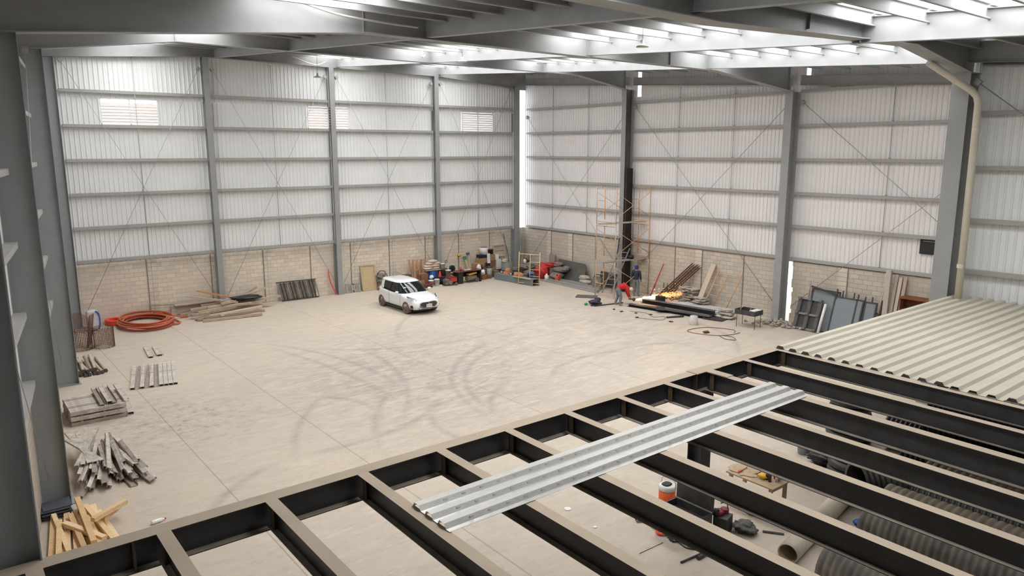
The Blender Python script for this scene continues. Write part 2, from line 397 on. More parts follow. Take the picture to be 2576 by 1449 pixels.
    def build(s, name, mats, parent=None, loc=None, rot=None):
        if parent is None and loc is None and s.v:          # origin at the middle of the thing's base
            xs = [v.x for v in s.v]; ys = [v.y for v in s.v]; zs = [v.z for v in s.v]
            c = Vector(((min(xs) + max(xs)) / 2, (min(ys) + max(ys)) / 2, min(zs)))
            s.v = [v - c for v in s.v]; loc = c
        o = bpy.data.objects.new(name, s.mesh(name, mats)); col.objects.link(o)
        if parent is not None: o.parent = parent
        if loc is not None: o.location = loc
        if rot is not None: o.rotation_euler = rot
        return o

def tag(o, label, cat, group=None):
    o['label'] = label; o['category'] = cat
    if group: o['group'] = group
    return o
def struct(o, label=None):
    o['kind'] = 'structure'
    if label: o['label'] = label
    return o
def thing(name, label, cat, loc=(0, 0, 0), rz=0.0, group=None):
    o = bpy.data.objects.new(name, None); col.objects.link(o)
    o.location = loc; o.rotation_euler = (0, 0, rz) if not isinstance(rz, (tuple, Euler)) else rz
    return tag(o, label, cat, group)
def dup(root, loc, rz=0.0, label=None, group=None):
    r = root.copy(); col.objects.link(r); r.location = loc
    r.rotation_euler = (0, 0, rz) if not isinstance(rz, tuple) else rz
    if label: r['label'] = label
    if group: r['group'] = group
    for ch in list(root.children):
        c = ch.copy(); col.objects.link(c); c.parent = r
        for g in list(ch.children):
            d = g.copy(); col.objects.link(d); d.parent = c
    return r
def basis(x, z=None):
    x = Vector(x).normalized(); zz = Vector(z or (0, 0, 1)); y = zz.cross(x).normalized(); zz = x.cross(y)
    return Matrix((x, y, zz)).transposed()
ORD = ['first', 'second', 'third', 'fourth', 'fifth', 'sixth', 'seventh', 'eighth', 'ninth', 'tenth', 'eleventh', 'twelfth', 'thirteenth', 'fourteenth']

# ================================================================== THE SHELL
YF = [0.0, -9.3, -19.28, -28.75]                     # frame lines: end wall and three portal frames
FN = ['end wall', 'third frame', 'second frame', 'nearest frame']
def zr(y): return 13.05 + 0.065 * y                  # top of the steel: the roof falls towards the camera
def lx(y): return -26.38 + 0.156 * y                 # inner face of the left columns; that wall is not square
GZ = [3.0, 4.52, 6.04, 7.565, 9.085, 10.6]           # girt rows

m = MB(); m.box((-17, -21, -0.15), (46, 60, 0.3))
struct(m.build('floor', FLOORM, loc=(0, 0, 0)))

def corrugated(m, O, U, Nn, a, b, z0, z1, pitch=0.2, mi=0):
    """ribbed sheet on a vertical plane from a to b along U; z1 a number or a function of the distance"""
    O, U, Nn = Vector(O), Vector(U).normalized(), Vector(Nn).normalized()
    vs = []; fs = []; n = int(round((b - a) / pitch)); p = (b - a) / n; d = 0.032
    for i in range(n):
        for f, k in ((0, 0), (0.62, 0), (0.74, d), (0.88, d)):
            vs.append((a + (i + f) * p, k))
    vs.append((b, 0))
    f1 = z1 if callable(z1) else (lambda q: z1)
    lo = [O + U * q + Nn * k + Vector((0, 0, z0)) for q, k in vs]; hi = [O + U * q + Nn * k + Vector((0, 0, f1(q))) for q, k in vs]
    n = len(vs)
    m.add(lo + hi, [(i, i + 1, n + i + 1, n + i) for i in range(n - 1)], mi)

# back wall sheeting with its three louvre openings
m = MB(); LV = [(-24.74, -22.3), (-14.93, -12.54), (-4.94, -2.55)]; OA = (0, 0.2, 0)
corrugated(m, OA, (1, 0, 0), (0, -1, 0), -27.2, -0.62, 2.84, 9.15)
xs = [-27.2] + [q for l in LV for q in l] + [-0.62]
for i in range(0, len(xs), 2): corrugated(m, (0, 0.235, 0), (1, 0, 0), (0, -1, 0), xs[i], xs[i + 1], 9.08, 10.39)
corrugated(m, OA, (1, 0, 0), (0, -1, 0), -27.2, -0.62, 10.32, 13.1)
struct(m.build('wall_back', SHEET, loc=(0, 0, 0)))
# right wall, two and a bit bays at x = 0.2, then it steps in to x = -6.2
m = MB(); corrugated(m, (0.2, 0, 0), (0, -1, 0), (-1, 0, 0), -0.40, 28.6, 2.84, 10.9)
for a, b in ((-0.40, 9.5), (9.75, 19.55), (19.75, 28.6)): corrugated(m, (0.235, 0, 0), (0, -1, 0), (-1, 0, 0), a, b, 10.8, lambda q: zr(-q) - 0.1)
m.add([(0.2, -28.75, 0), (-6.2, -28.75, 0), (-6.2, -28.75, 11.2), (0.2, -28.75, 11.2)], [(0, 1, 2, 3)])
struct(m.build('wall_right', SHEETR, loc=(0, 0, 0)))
m = MB(); corrugated(m, (-6.2, -28.75, 0), (0, -1, 0), (-1, 0, 0), 0, 18, 0, lambda q: zr(-28.75 - q) - 0.1, pitch=0.21)
struct(m.build('wall_right_near', SHEET, loc=(0, 0, 0)))
LD = Vector((-0.156, -1, 0)).normalized(); LN = Vector((1, -0.156, 0)).normalized(); LO = Vector((lx(0) - 0.82, 0, 0))
m = MB(); corrugated(m, LO + LD * -0.1, LD, LN, -0.2, 48, 2.84, lambda q: zr(-q * 0.987) - 0.1)
struct(m.build('wall_left', SHEET, loc=(0, 0, 0)))
m = MB(); m.box((-20, -46.5, 6), (30, 0.2, 12)); struct(m.build('wall_front', SHEET))
# block plinths
m = MB(); m.box((-13.6, 0.35, 1.44), (28.0, 0.15, 2.88)); struct(m.build('wall_back_plinth', BLOCKX, loc=(0, 0, 0)))
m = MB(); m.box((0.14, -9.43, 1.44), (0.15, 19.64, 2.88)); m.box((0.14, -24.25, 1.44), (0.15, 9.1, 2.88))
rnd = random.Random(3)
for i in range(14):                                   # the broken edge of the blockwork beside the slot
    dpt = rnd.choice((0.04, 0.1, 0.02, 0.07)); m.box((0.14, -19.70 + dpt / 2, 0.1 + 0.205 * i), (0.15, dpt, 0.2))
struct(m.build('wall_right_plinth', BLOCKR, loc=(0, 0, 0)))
m = MB(); a = LO + LN * 0.04; M_ = basis(LD)
m.box(a + LD * 23 + Vector((0, 0, 1.44)), (48, 0.15, 2.88), M_)
struct(m.build('wall_left_plinth', BLOCKY, loc=(0, 0, 0)))
# stacked-block pillars with their dark joints
tn = 0
for k, x in enumerate((-23.4, -17.74, -12.71, -10.22, -7.73, -5.26, -2.82)):
    tn += 1; m = MB(); m.box((x + 0.22, 0.262, 1.44), (0.40, 0.03, 2.86)); m.box((x, 0.255, 1.44), (0.04, 0.04, 2.86), mi=1)
    struct(m.build('trim_%d' % tn, [BLOCKS, MATS['mortar_joint']]))
for k, x in enumerate((-20.43, -15.13)):
    tn += 1; m = MB(); m.box((x, 0.26, 1.44), (0.036, 0.04, 2.86)); struct(m.build('trim_%d' % tn, MATS['mortar_joint']))
for k, y in enumerate((-2.6, -4.62, -14.47, -22.27, -24.3)):
    tn += 1; m = MB(); m.box((0.052, y + 0.22, 1.44), (0.03, 0.40, 2.86)); m.box((0.045, y, 1.44), (0.04, 0.035, 2.86), mi=1)
    struct(m.build('trim_%d' % tn, [BLOCKS, MATS['mortar_joint']]))
for k, y in enumerate((-6.63, -10.86, -12.69, -16.98)):
    tn += 1; m = MB(); m.box((0.05, y, 1.44), (0.04, 0.032, 2.86)); struct(m.build('trim_%d' % tn, MATS['mortar_joint']))
tn += 1; m = MB(); m.box((0.03, -14.2, 2.93), (0.05, 9.3, 0.07)); struct(m.build('trim_%d' % tn, mat('copper_flashing', (0.36, 0.2, 0.14), 0.6)))

tn += 1; m = MB(); m.box((-0.2, 0.32, 12.5), (1.1, 0.1, 1.3)); struct(m.build('trim_%d' % tn, GREY))
# roof with three translucent strips running down the slope
STR = [(-24.8, -22.2), (-14.9, -11.9), (-8.1, -5.3)]
def slope_panel(name, x0, x1, y0, y1, M_, th=0.04, up=0.0):
    m = MB(); a = zr(y0) + 0.05 + up; b = zr(y1) + 0.05 + up
    m.add([(x0, y0, a), (x1, y0, a), (x1, y1, b), (x0, y1, b), (x0, y0, a + th), (x1, y0, a + th), (x1, y1, b + th), (x0, y1, b + th)],
          [(0, 3, 2, 1), (4, 5, 6, 7), (0, 1, 5, 4), (1, 2, 6, 5), (2, 3, 7, 6), (3, 0, 4, 7)])
    return m.build(name, M_, loc=(0, 0, 0))
xs = [-36] + [q for s_ in STR for q in s_] + [0.4]
m = MB()
for i in range(0, len(xs), 2):
    x0, x1 = xs[i], xs[i + 1]; a, b = zr(0.4) + 0.05, zr(-46.6) + 0.05
    m.add([(x0, 0.4, a), (x1, 0.4, a), (x1, -46.6, b), (x0, -46.6, b), (x0, 0.4, a + .05), (x1, 0.4, a + .05), (x1, -46.6, b + .05), (x0, -46.6, b + .05)],
          [(0, 3, 2, 1), (4, 5, 6, 7), (0, 1, 5, 4), (1, 2, 6, 5), (2, 3, 7, 6), (3, 0, 4, 7)])
struct(m.build('ceiling', ROOFM, loc=(0, 0, 0)))
for k, (a, b) in enumerate(STR):
    struct(slope_panel('window_%d' % (k + 1), a, b, 0.4, -38.0 if k < 2 else -28.6, SKY))
    struct(slope_panel('ceiling', a, b, -38.0 if k < 2 else -28.6, -46.6, ROOFM))

# ------------------------------------------------------------------ portal frames
def girder(name, y, low, top, wd, M_, stiff=()):
    """welded plate girder across the hall; low = polyline of its lower edge, top(x) = upper edge"""
    m = MB(); t = 0.012
    n = len(low)
    vs = [(x, y - t / 2, z) for x, z in low] + [(x, y - t / 2, top) for x, z in low]
    for i in range(n - 1):
        (x0, z0), (x1, z1) = low[i], low[i + 1]
        m.poly([(x0, y - t / 2, z0), (x1, y - t / 2, z1), (x1, y - t / 2, top), (x0, y - t / 2, top)], (0, t, 0))
        m.poly([(x0, y - wd / 2, z0 - 0.02), (x1, y - wd / 2, z1 - 0.02), (x1, y - wd / 2, z1), (x0, y - wd / 2, z0)], (0, wd, 0))
    m.box(((low[0][0] + low[-1][0]) / 2, y, top), (low[-1][0] - low[0][0], wd, 0.02))
    o = m.build(name, M_)
    for x, z in stiff:
        q = MB(); q.box((x, y, (z + top) / 2 + 0.01), (0.014, wd * 0.3, top - z - 0.05)); s_ = q.build('stiffener', M_, loc=(0, 0, 0)); s_.parent = o; s_.matrix_parent_inverse = Matrix.Translation(o.location).inverted()
    return o
tag(girder('roof_girder', -9.3, [(lx(-9.3) - 0.72, 11.2), (lx(-9.3) - 0.05, 11.23), (-23.8, 11.80), (-4.24, 11.83), (-0.55, 11.28)], zr(-9.3), 0.32, GREY, [(-0.62, 11.3), (-23.8, 11.8)]),
    'grey haunched roof girder, third frame away, ending over the dark-sided column behind the scaffold', 'roof girder')
tag(girder('roof_girder', -19.28, [(lx(-19.28) - 0.8, 10.38), (lx(-19.28) - 0.12, 10.40), (-21.6, 11.12), (-6.2, 11.12), (-0.55, 10.57)], zr(-19.28), 0.36, GREY, [(-0.75, 10.6), (-21.6, 11.1), (-8.9, 11.1)]),
    'grey haunched roof girder, second frame away, ending over the column by the daylight slot', 'roof girder')
tag(girder('roof_girder', -28.75, [(lx(-28.75) - 0.7, 9.78), (lx(-28.75) + 0.05, 9.8), (-23.5, 10.47), (-19.0, 10.43), (-10.6, 10.72), (-6.95, 10.24), (-6.25, 10.24)], zr(-28.75), 0.48, GREY, [(-7.0, 10.25), (-15.6, 10.6)]),
    'nearest grey haunched roof girder, coming down to the broad column beside the drainpipe', 'roof girder')
tag(girder('roof_girder', 0.02, [(-27.1, 12.0), (-26.4, 12.0), (-20.2, 12.44), (-6.6, 12.3), (-0.7, 11.88)], zr(0), 0.3, GREY),
    'grey roof girder along the top of the back wall', 'roof girder')

# secondary beams running down the roof between the frames
XS = [-19.6, -13.15, -6.6]
for i in range(4):
    y0, y1 = (YF[i], YF[i + 1]) if i < 3 else (YF[3], -38.4)
    for k, x in enumerate(XS):
        m = MB(); a = Vector((x, y0 - 0.02, zr(y0) - 0.34)); b = Vector((x, y1 + 0.02, zr(y1) - 0.34))
        m.isec(a, b, 0.6, 0.2, 0.012, 0.01)
        o = m.build('roof_beam', GREYL)
        tag(o, 'grey roof beam between the frames, %s line from the left, %s' % (ORD[k], ('over the bay next to the back wall', 'over the middle of the hall', 'over the near bay of the open floor', 'overhead above the unfinished mezzanine')[i]), 'roof beam')
# purlins
BAYN = ['by the back wall', 'over the far middle bay', 'over the near middle bay', 'above the mezzanine']
SPN = ['left edge', 'left middle', 'right middle', 'right edge']
y = -0.6; pcs = []
while y > -37.5:
    b = 0 if y > YF[1] else 1 if y > YF[2] else 2 if y > YF[3] else 3
    if min(abs(y - q) for q in YF) > 0.18:
        for k in range(4):
            x0 = ([lx(y) - 0.7] + XS)[k]; x1 = (XS + [0.1])[k]
            if y < -28.8 and k == 3: continue
            m = MB(); z = zr(y) - 0.12
            c = 0.0; m.ext([(0, -.15), (.08, -.15), (.08, -.12), (.008, -.142), (.008, .142), (.08, .142), (.08, .15), (0, .15)], (x0 + 0.02, y, z), (x1 - 0.02, y, z))
            tag(m.build('purlin', GREYL), 'thin grey roof purlin in the %s span %s' % (SPN[k], BAYN[b]), 'purlin', 'purlins, %s span, %s' % (SPN[k], BAYN[b]))
    y -= 1.235

# ------------------------------------------------------------------ columns
def column(name, x, y, h, depth, wd, label, M_=GREY, along=(1, 0, 0), M2=None, t=0.014):
    m = MB(); m.isec((x, y, 0), (x, y, h), depth, wd, t, 0.01, up=along)
    if M2 is not None: m.m = [1 if (len(f) == 4 and abs((m.v[f[0]] - m.v[f[2]]).dot(Vector((0, 1, 0)))) < 0.012) else 0 for f in m.f]
    o = m.build(name, [M_, M2] if M2 is not None else M_)
    q = MB(); d_ = (depth + 0.12, wd + 0.12) if along[0] else (wd + 0.12, depth + 0.12)
    q.box((0, 0, 0.012), (d_[0], d_[1], 0.024)); q.build('base_plate', M_, o, loc=(0, 0, 0))
    return tag(o, label, 'column')
for k, (x, lb) in enumerate(((-20.1, 'grey steel post on the back wall beside the jumbled timber pile'), (-13.62, 'grey steel post on the back wall between the red hose and the leaning plywood panel'),
                             (-6.98, 'grey steel post on the back wall behind the blue drum and sacks'))):
    column('steel_column', x, 0.0, 12.4, 0.42, 0.28, lb, along=(0, 1, 0))
column('steel_column', -0.85, 0.02, 12.0, 0.42, 0.4, 'grey steel corner column beside the tall slit of daylight', along=(0, 1, 0))
column('steel_column', -0.33, -9.3, 11.28, 0.62, 0.32, 'grey steel column with a dark brown web, standing behind the orange scaffold', M2=BROWN)
column('steel_column', -0.33, -19.28, 10.57, 0.62, 0.36, 'grey steel column on the right wall beside the broken slot in the blocks')
column('steel_column', -6.72, -28.75, 10.24, 0.66, 0.5, 'broad grey steel column at the far corner of the cream deck, by the drainpipe')
LCX = {-28.75: -30.82, -19.28: -29.53, -9.3: -27.9, 0.0: -26.38}
for y_, h, wd, lb in ((-28.75, 9.85, 0.4, 'nearest steel column on the left, filling the edge of the view'), (-19.28, 10.4, 0.34, 'second steel column on the left, with dark sheets piled at its foot'),
                  (-9.3, 11.25, 0.34, 'third steel column on the left, beside the round posts on the floor'), (0.0, 12.0, 0.3, 'farthest steel column on the left, behind the wire mesh rolls')):
    column('steel_column', LCX[y_] - 0.34, y_, h, 0.66, wd, lb, M_=mat('grey_paint_left', (0.30, 0.315, 0.32), 0.55, var=0.15, scale=1.3))

# ------------------------------------------------------------------ girts, tie rods and bracing
def girt(p0, p1, n, label, d=0.19, h=0.13):
    """C-section lying flat against the sheeting, n points into the hall"""
    p0, p1, n = Vector(p0), Vector(p1), Vector(n); m = MB()
    ax = (p1 - p0).normalized(); side = ax.cross(Vector((0, 0, 1)))
    s_ = 1 if side.dot(n) > 0 else -1; t = 0.01; H = h / 2
    pr = [(0, -H), (s_ * d, -H), (s_ * d, H), (s_ * (d - t), H), (s_ * (d - t), -H + t), (0, -H + t)]
    pr = [(0, H - t), (s_ * (d - t), H - t), (s_ * (d - t), -H), (s_ * d, -H), (s_ * d, H), (0, H)]
    if s_ < 0: pr = pr[::-1]
    m.ext(pr, p0, p1)
    return tag(m.build('girt', GIRT), label, 'girt')
ROWN = ['lowest', 'second lowest', 'third lowest', 'third from the top', 'second from the top', 'topmost']
AX = [(-26.3, -20.27), (-19.93, -13.79), (-13.45, -7.14), (-6.82, -1.1)]
AN = ['in the leftmost bay of the back wall', 'in the second bay of the back wall', 'in the third bay of the back wall', 'in the last back wall bay before the corner']
for b, (a, c) in enumerate(AX):
    for r, z in enumerate(GZ): girt((a, 0.17, z), (c, 0.17, z), (0, -1, 0), '%s grey girt %s' % (ROWN[r], AN[b]))
BY = [(-0.1, -9.13), (-9.47, -19.1), (-19.47, -28.5)]
BN = ['in the right wall bay next to the corner', 'in the right wall bay behind the beam pile', 'in the right wall bay above the leaning grey panels']
for b, (a, c) in enumerate(BY):
    for r, z in enumerate(GZ): girt((0.17, a, z), (0.17, c, z), (-1, 0, 0), '%s grey girt %s' % (ROWN[r], BN[b]))
for r, z in enumerate((4.3, 5.87, 7.46, 9.07)):
    girt((-6.23, -29.05, z), (-6.23, -37.5, z), (-1, 0, 0), '%s grey girt on the pale wall right of the drainpipe' % ('lowest', 'second lowest', 'second highest', 'highest')[r])
LNM = ['on the left wall between the two farthest columns', 'on the left wall between the third and second columns', 'on the left wall between the second and nearest columns', 'on the left wall right beside the camera']
for b in range(4):
    y0 = YF[b] - 0.2; y1 = (YF[b + 1] + 0.2) if b < 3 else -37.0
    for r, z in enumerate(GZ):
        if z > zr(y1) - 1.2: continue
        p = lambda yy: Vector((lx(yy) - 0.82, yy, z)) + LN * 0.035
        o = girt(p(y0), p(y1), LN, '%s grey girt %s' % (ROWN[r], LNM[b]), d=0.24)
# eave struts on the right wall
for b, (a, c) in enumerate(BY):
    m = MB(); m.isec((-0.1, a, zr(a) - 0.72), (-0.1, c, zr(c) - 0.72), 0.42, 0.2)
    tag(m.build('eave_beam', GREY), 'grey eave beam above the sheeting %s' % BN[b], 'eave beam')
m = MB(); m.isec((-6.4, -29.05, zr(-29) - 0.55), (-6.4, -37.5, zr(-37.5) - 0.55), 0.35, 0.2)
tag(m.build('eave_beam', GREY), 'grey eave beam above the pale wall right of the drainpipe', 'eave beam')

def rod(p0, p1, label, r=0.011, cat='brace rod', name='brace_rod', plates=True):
    m = MB(); m.tube([p0, p1], r, 6); o = m.build(name, ROD)
    if plates:
        d = (Vector(p1) - Vector(p0)).normalized()
        for q in (p0,):
            s_ = MB(); s_.box(Vector(q) - o.location, (0.16, 0.16, 0.16), basis(d)); s_.build('end_clamp', ROD, o, loc=(0, 0, 0))
    return tag(o, label, cat)
for b, (a, c) in enumerate(AX):
    xm = (a + c) / 2
    if b == 3: xm = -3.85
    m = MB(); m.tube([(xm, 0.0, 3.0), (xm, 0.0, 12.25)], 0.016, 6)
    tag(m.build('sag_rod', ROD), 'thin upright tie rod %s' % AN[b], 'tie rod')
    rod((a + 0.15, -0.12, 11.85), (c - 0.1, -0.12, 0.75), 'thin brace rod falling to the right %s' % AN[b])
    rod((c - 0.15, -0.06, 11.85), (a + 0.1, -0.06, 0.6), 'thin brace rod falling to the left %s' % AN[b])
for b, (a, c) in enumerate(BY):
    for k, f in enumerate((0.29, 0.64) if b == 0 else (0.33, 0.68) if b == 1 else (0.46,)):
        y_ = a + (c - a) * f; m = MB(); m.tube([(0.0, y_, 3.0), (0.0, y_, zr(y_) - 1)], 0.016, 6)
        for z in GZ: m.cyl((0.0, y_, z + 0.07), 0.045, 0.05, 8)
        tag(m.build('sag_rod', ROD), ('thin upright tie rod %s' % BN[b]) if b == 2 else '%s thin upright tie rod %s' % (('left', 'right')[k], BN[b]), 'tie rod')
    zt = (10.1, 10.35, 10.1)[b]
    rod((-0.05, a - 0.15, zt), (-0.05, c + 0.25, (0.9, 0.75, 3.2)[b]), 'brace rod falling to the right %s' % BN[b], 0.013)
    rod((-0.12, c + 0.2, (10.0, 10.0, 8.6)[b]), (-0.12, a - 0.3, (0.6, 1.1, 0.8)[b]), 'brace rod falling to the left %s' % BN[b], 0.013)
rod((-6.75, -29.1, 9.95), (-6.75, -36.5, 4.2), 'brace rod falling to the right on the pale wall right of the drainpipe', 0.016)
for b in range(3):
    y0, y1 = YF[b] - 0.4, YF[b + 1] + 0.4
    pp = lambda yy, z: Vector((lx(yy) - 0.5, yy, z))
    rod(pp(y1, zr(y1) - 1.6), pp(y0, 0.8), 'brace rod rising nearer %s' % LNM[b], 0.009)
    rod(pp(y0, zr(y0) - 1.3), pp(y1, 0.9), 'brace rod rising farther off %s' % LNM[b], 0.009)

# ------------------------------------------------------------------ louvre vents
def louvre(x0, x1, label, nm):
    t = thing('louvre_vent', label, 'vent', ((x0 + x1) / 2, 0.17, 9.15)); w_ = x1 - x0; h = 1.16
    m = MB()
    for z in (0.02, h): m.box((0, 0, z), (w_, 0.09, 0.04))
    for x in (-w_ / 2 + 0.02, 0, w_ / 2 - 0.02): m.box((x, 0, h / 2), (0.04, 0.09, h))
    m.build('frame', WHITE, t)
    top = 9 if nm == 0 else 10
    for i in range(8):
        z = 0.08 + i * 0.135
        if nm == 0 and i == 7: continue
        s_ = MB(); s_.box((0, 0.0, z + 0.04), (w_ - 0.06, 0.012, 0.15), Matrix.Rotation(R(-38), 3, 'X')); s_.build('slat', SLAT, t)
SLAT = mat('louvre_slat', (0.66, 0.6, 0.56), 0.5)
for k, (a, b) in enumerate(LV):
    louvre(a, b, ('white louvre vent high in the leftmost back wall bay, bright along its top', 'white louvre vent half hidden behind the second back wall post', 'white louvre vent high beside the corner')[k], k)
# black vent opening on the right wall
m = MB(); m.box((0.12, -25.6, 4.15), (0.06, 0.95, 0.62)); o = m.build('extractor_box', BLACK)
tag(o, 'black box opening in the right wall sheeting beside the broad column', 'vent')
q = MB(); q.box((-0.045, 0.1, 0.53), (0.02, 0.5, 0.02)); q.build('rail', GIRT, o)

# ------------------------------------------------------------------ lamps and cables under the roof
def cable(pts, r, label, M_=CABLE, sub=8):
    pts = [Vector(p) for p in pts]; out = []
    for i in range(len(pts) - 1):
        p0 = pts[max(i - 1, 0)]; p1 = pts[i]; p2 = pts[i + 1]; p3 = pts[min(i + 2, len(pts) - 1)]
        for k in range(sub):
            t = k / sub
            out.append(0.5 * ((2 * p1) + (p2 - p0) * t + (2 * p0 - 5 * p1 + 4 * p2 - p3) * t * t + (3 * p1 - p0 - 3 * p2 + p3) * t ** 3))
    out.append(pts[-1]); m = MB(); m.tube(out, r, 6, mi=0)
    return tag(m.build('hanging_cable', M_), label, 'cable')
cable([(-24.6, -19.7, 11.75), (-23.6, -19.6, 11.67), (-22.46, -19.55, 11.47), (-21.3, -19.55, 11.40), (-20.0, -19.5, 11.38)], 0.03, 'pale cable sagging along the second roof girder on the left')
cable([(-9.6, -20.2, 11.75), (-11.3, -19.9, 11.62), (-12.3, -19.7, 11.45), (-13.0, -19.5, 11.33)], 0.03, 'pale cable curving up from the second roof girder in the middle')
cable([(-15.9, -0.5, 12.75), (-15.1, -0.4, 12.50), (-14.5, -0.4, 12.40), (-13.95, -0.3, 12.6)], 0.03, 'pale cable loop hanging in front of the back wall girder')
cable([(-5.2, -9.9, 12.4), (-6.0, -9.7, 12.32), (-6.7, -9.6, 12.2), (-7.1, -9.5, 12.18)], 0.025, 'short dark cable on the third roof girder near its right end', CABLED)
cable([(-13.6, -9.6, 12.5), (-13.75, -9.6, 12.1), (-13.68, -9.55, 11.98), (-13.55, -9.5, 12.1)], 0.03, 'short cable hook hanging from the third roof girder')
cable([(-2.5, -20.6, 11.75), (-3.9, -20.1, 11.6), (-5.6, -19.7, 11.45), (-6.4, -19.4, 11.35)], 0.025, 'dark cable reaching across the roof beam near the right wall', CABLED)
def lamp(x, y, zt, zl, label):
    t = thing('high_bay_lamp', label, 'lamp', (x, y, zl))
    m = MB(); m.tube([(0, 0, 0.22), (0, 0, zt - zl)], 0.008, 5); m.build('cord', CABLED, t)
    m = MB(); m.lathe([(0.04, 0.2), (0.05, 0.1), (0.09, 0.06), (0.17, 0.04), (0.18, 0.0), (0.05, 0.0)], n=16); m.build('housing', mat('lamp_grey', (0.5, 0.5, 0.5), 0.4), t)
    m = MB(); m.disc((0, 0, -0.004), 0.15, 16); m.build('lens', WHITE, t)
lamp(-13.5, -12.3, 12.15, 11.55, 'round high-bay lamp hanging left of the middle of the hall')
lamp(-14.76, -23.17, 11.45, 10.9, 'nearest round high-bay lamp hanging below the second frame')
lamp(-17.0, -6.0, 12.6, 11.2, 'faint round high-bay lamp hanging in front of the third back wall bay')

# drainpipe
m = MB(); m.tube([(-8.75, -28.5, 10.42), (-7.45, -29.2, 9.68), (-7.27, -29.3, 9.52), (-7.22, -29.34, 9.3), (-7.22, -29.38, 3.4)], 0.1, 14)
o = tag(m.build('drainpipe', CREAM), 'cream drainpipe bending under the girder and dropping beside the broad column', 'drainpipe')
for z in (4.5, 8.5): q = MB(); q.cyl((-7.22 - o.location.x, -29.36 - o.location.y, z - o.location.z), 0.11, 0.12, 14); q.build('coupling', CREAM, o)

# ================================================================== MEZZANINE
ZM = 3.5
m = MB(); m.isec((-31.5, -29.02, ZM - 0.205), (-6.35, -29.02, ZM - 0.205), 0.41, 0.24, 0.014, 0.01, mi=0, top=1, low=2)
o = tag(m.build('edge_beam', [PRIMER, DUST, DUSTL]), 'long dark steel edge beam of the mezzanine with a dusty top flange', 'beam')
for x in (-29.95, -19.45, -18.7):
    q = MB(); q.box((x - o.location.x, -0.06, 0.2), (0.03, 0.1, 0.38)); q.build('stiffener', RUSTP, o, loc=(0, 0, 0))
JX = [-30.93 + 1.314 * k for k in range(12)]
for k, x in enumerate(JX):
    main = k in (9,)
    m = MB(); wd = 0.2 if main else 0.165; dp = 0.4 if main else 0.34
    x1 = x - 0.02 * k
    m.isec((x, -29.141, ZM - dp / 2), (x1, -38.3, ZM - dp / 2), dp, wd, 0.012, 0.01, mi=0, top=1, low=2)
    o = m.build('joist', [PRIMER, DUST, DUSTL])
    lab = '%s from the left' % ORD[k]
    tag(o, 'dark steel mezzanine joist with dusty top, %s' % ('under the edge of the cream deck' if k == 11 else lab), 'joist')
    q = MB(); L_ = (-29.16 - o.location.y)
    for s_ in (-1, 1): q.box((x - o.location.x + s_ * 0.05, L_ - 0.12, dp / 2), (0.012, 0.1, dp - 0.04))
    q.build('end_cleat', RUSTP, o, loc=(0, 0, 0))
# connection plates on the main joint
m = MB(); m.box((-19.1, -29.03, ZM + 0.008), (0.8, 0.28, 0.016)); m.box((-19.1, -29.42, ZM + 0.008), (0.22, 0.5, 0.016))
tag(m.build('splice_plate', DUST), 'dusty tee-shaped splice plate where the main joist meets the edge beam', 'plate')
m = MB(); m.isec((-19.12, -29.02, 0), (-19.12, -29.02, ZM - 0.42), 0.34, 0.34, 0.014, 0.01, up=(0, 1, 0))
o = tag(m.build('mezzanine_column', PRIMER), 'dark steel post holding up the mezzanine behind the orange water cooler', 'column')
q = MB(); q.box((0, 0, 0.01), (0.45, 0.45, 0.02)); q.build('base_plate', PRIMER, o, loc=(0, 0, 0))
# profiled steel deck
def deck_profile(n, pitch, h=0.062, side=0.075, rib=True):
    pr = []
    for i in range(n):
        a = i * pitch
        pr += [(a, 0), (a + 0.02, 0), (a + 0.06, h), (a + 0.06 + 0.11, h), (a + 0.21, 0)]
    pr.append((n * pitch, 0)); return pr
def deck_sheet(x0, x1, y0, z, n, pitch, M_, embo=False):
    m = MB(); pr = deck_profile(n, pitch); k = len(pr)
    lo = [(x0, y0 - a, z + b) for a, b in pr]; hi = [(x1, y0 - a, z + b) for a, b in pr]
    m.add(lo + hi, [(i, i + 1, k + i + 1, k + i) for i in range(k - 1)])
    m.add([(x, y_, z_ - 0.003) for x, y_, z_ in lo + hi], [(i + 1, i, k + i, k + i + 1) for i in range(k - 1)])
    return m
t = thing('metal_deck', 'cream ribbed steel deck laid over the right end of the mezzanine', 'deck', (-16.4, -29.0, ZM))
yy = 0.0
for i in range(10):
    m = deck_sheet(0.02 * i if i % 2 else 0, 9.9, yy, 0.008, 3, 0.31, DECK); m.build('deck_sheet', DECK, t, loc=(-0.02 * i, 0, 0.004 if i % 2 else 0)); yy -= 0.93
m = MB()
for k in range(30):
    a = -(k // 3) * 0.93 - (k % 3) * 0.31; m.poly([(-0.03, a - .022, .012), (-0.03, a - .062, .068), (-0.03, a - .168, .068), (-0.03, a - .208, .012)], (0.012, 0, 0))
o = m.build('rib_ends', BLACKM, t, loc=(0, 0, 0)); o['kind'] = 'stuff'
m = deck_sheet(-26.95, -18.95, -30.42, ZM + 0.012, 3, 0.29, GALV)
for i in range(3):
    a = -30.42 - i * 0.29 - 0.19
    for k in range(27):
        x = -26.7 + k * 0.29
        m.box((x, a + 0.003, ZM + 0.047), (0.06, 0.004, 0.02), Matrix.Rotation(R(-32), 3, 'X'), mi=1)
        for d_ in (-0.03, 0.0, 0.03): m.box((x + 0.14, a, ZM + 0.047 + d_ * 0.3), (0.06, 0.012, 0.006), Matrix.Rotation(R(-32), 3, 'X'), mi=1)
o = m.build('loose_deck_sheet', [GALV, mat('galv_emboss', (0.55, 0.545, 0.52), 0.4, metal=0.5)])

tag(o, 'loose galvanised ribbed deck sheet lying across the bare joists', 'deck sheet')

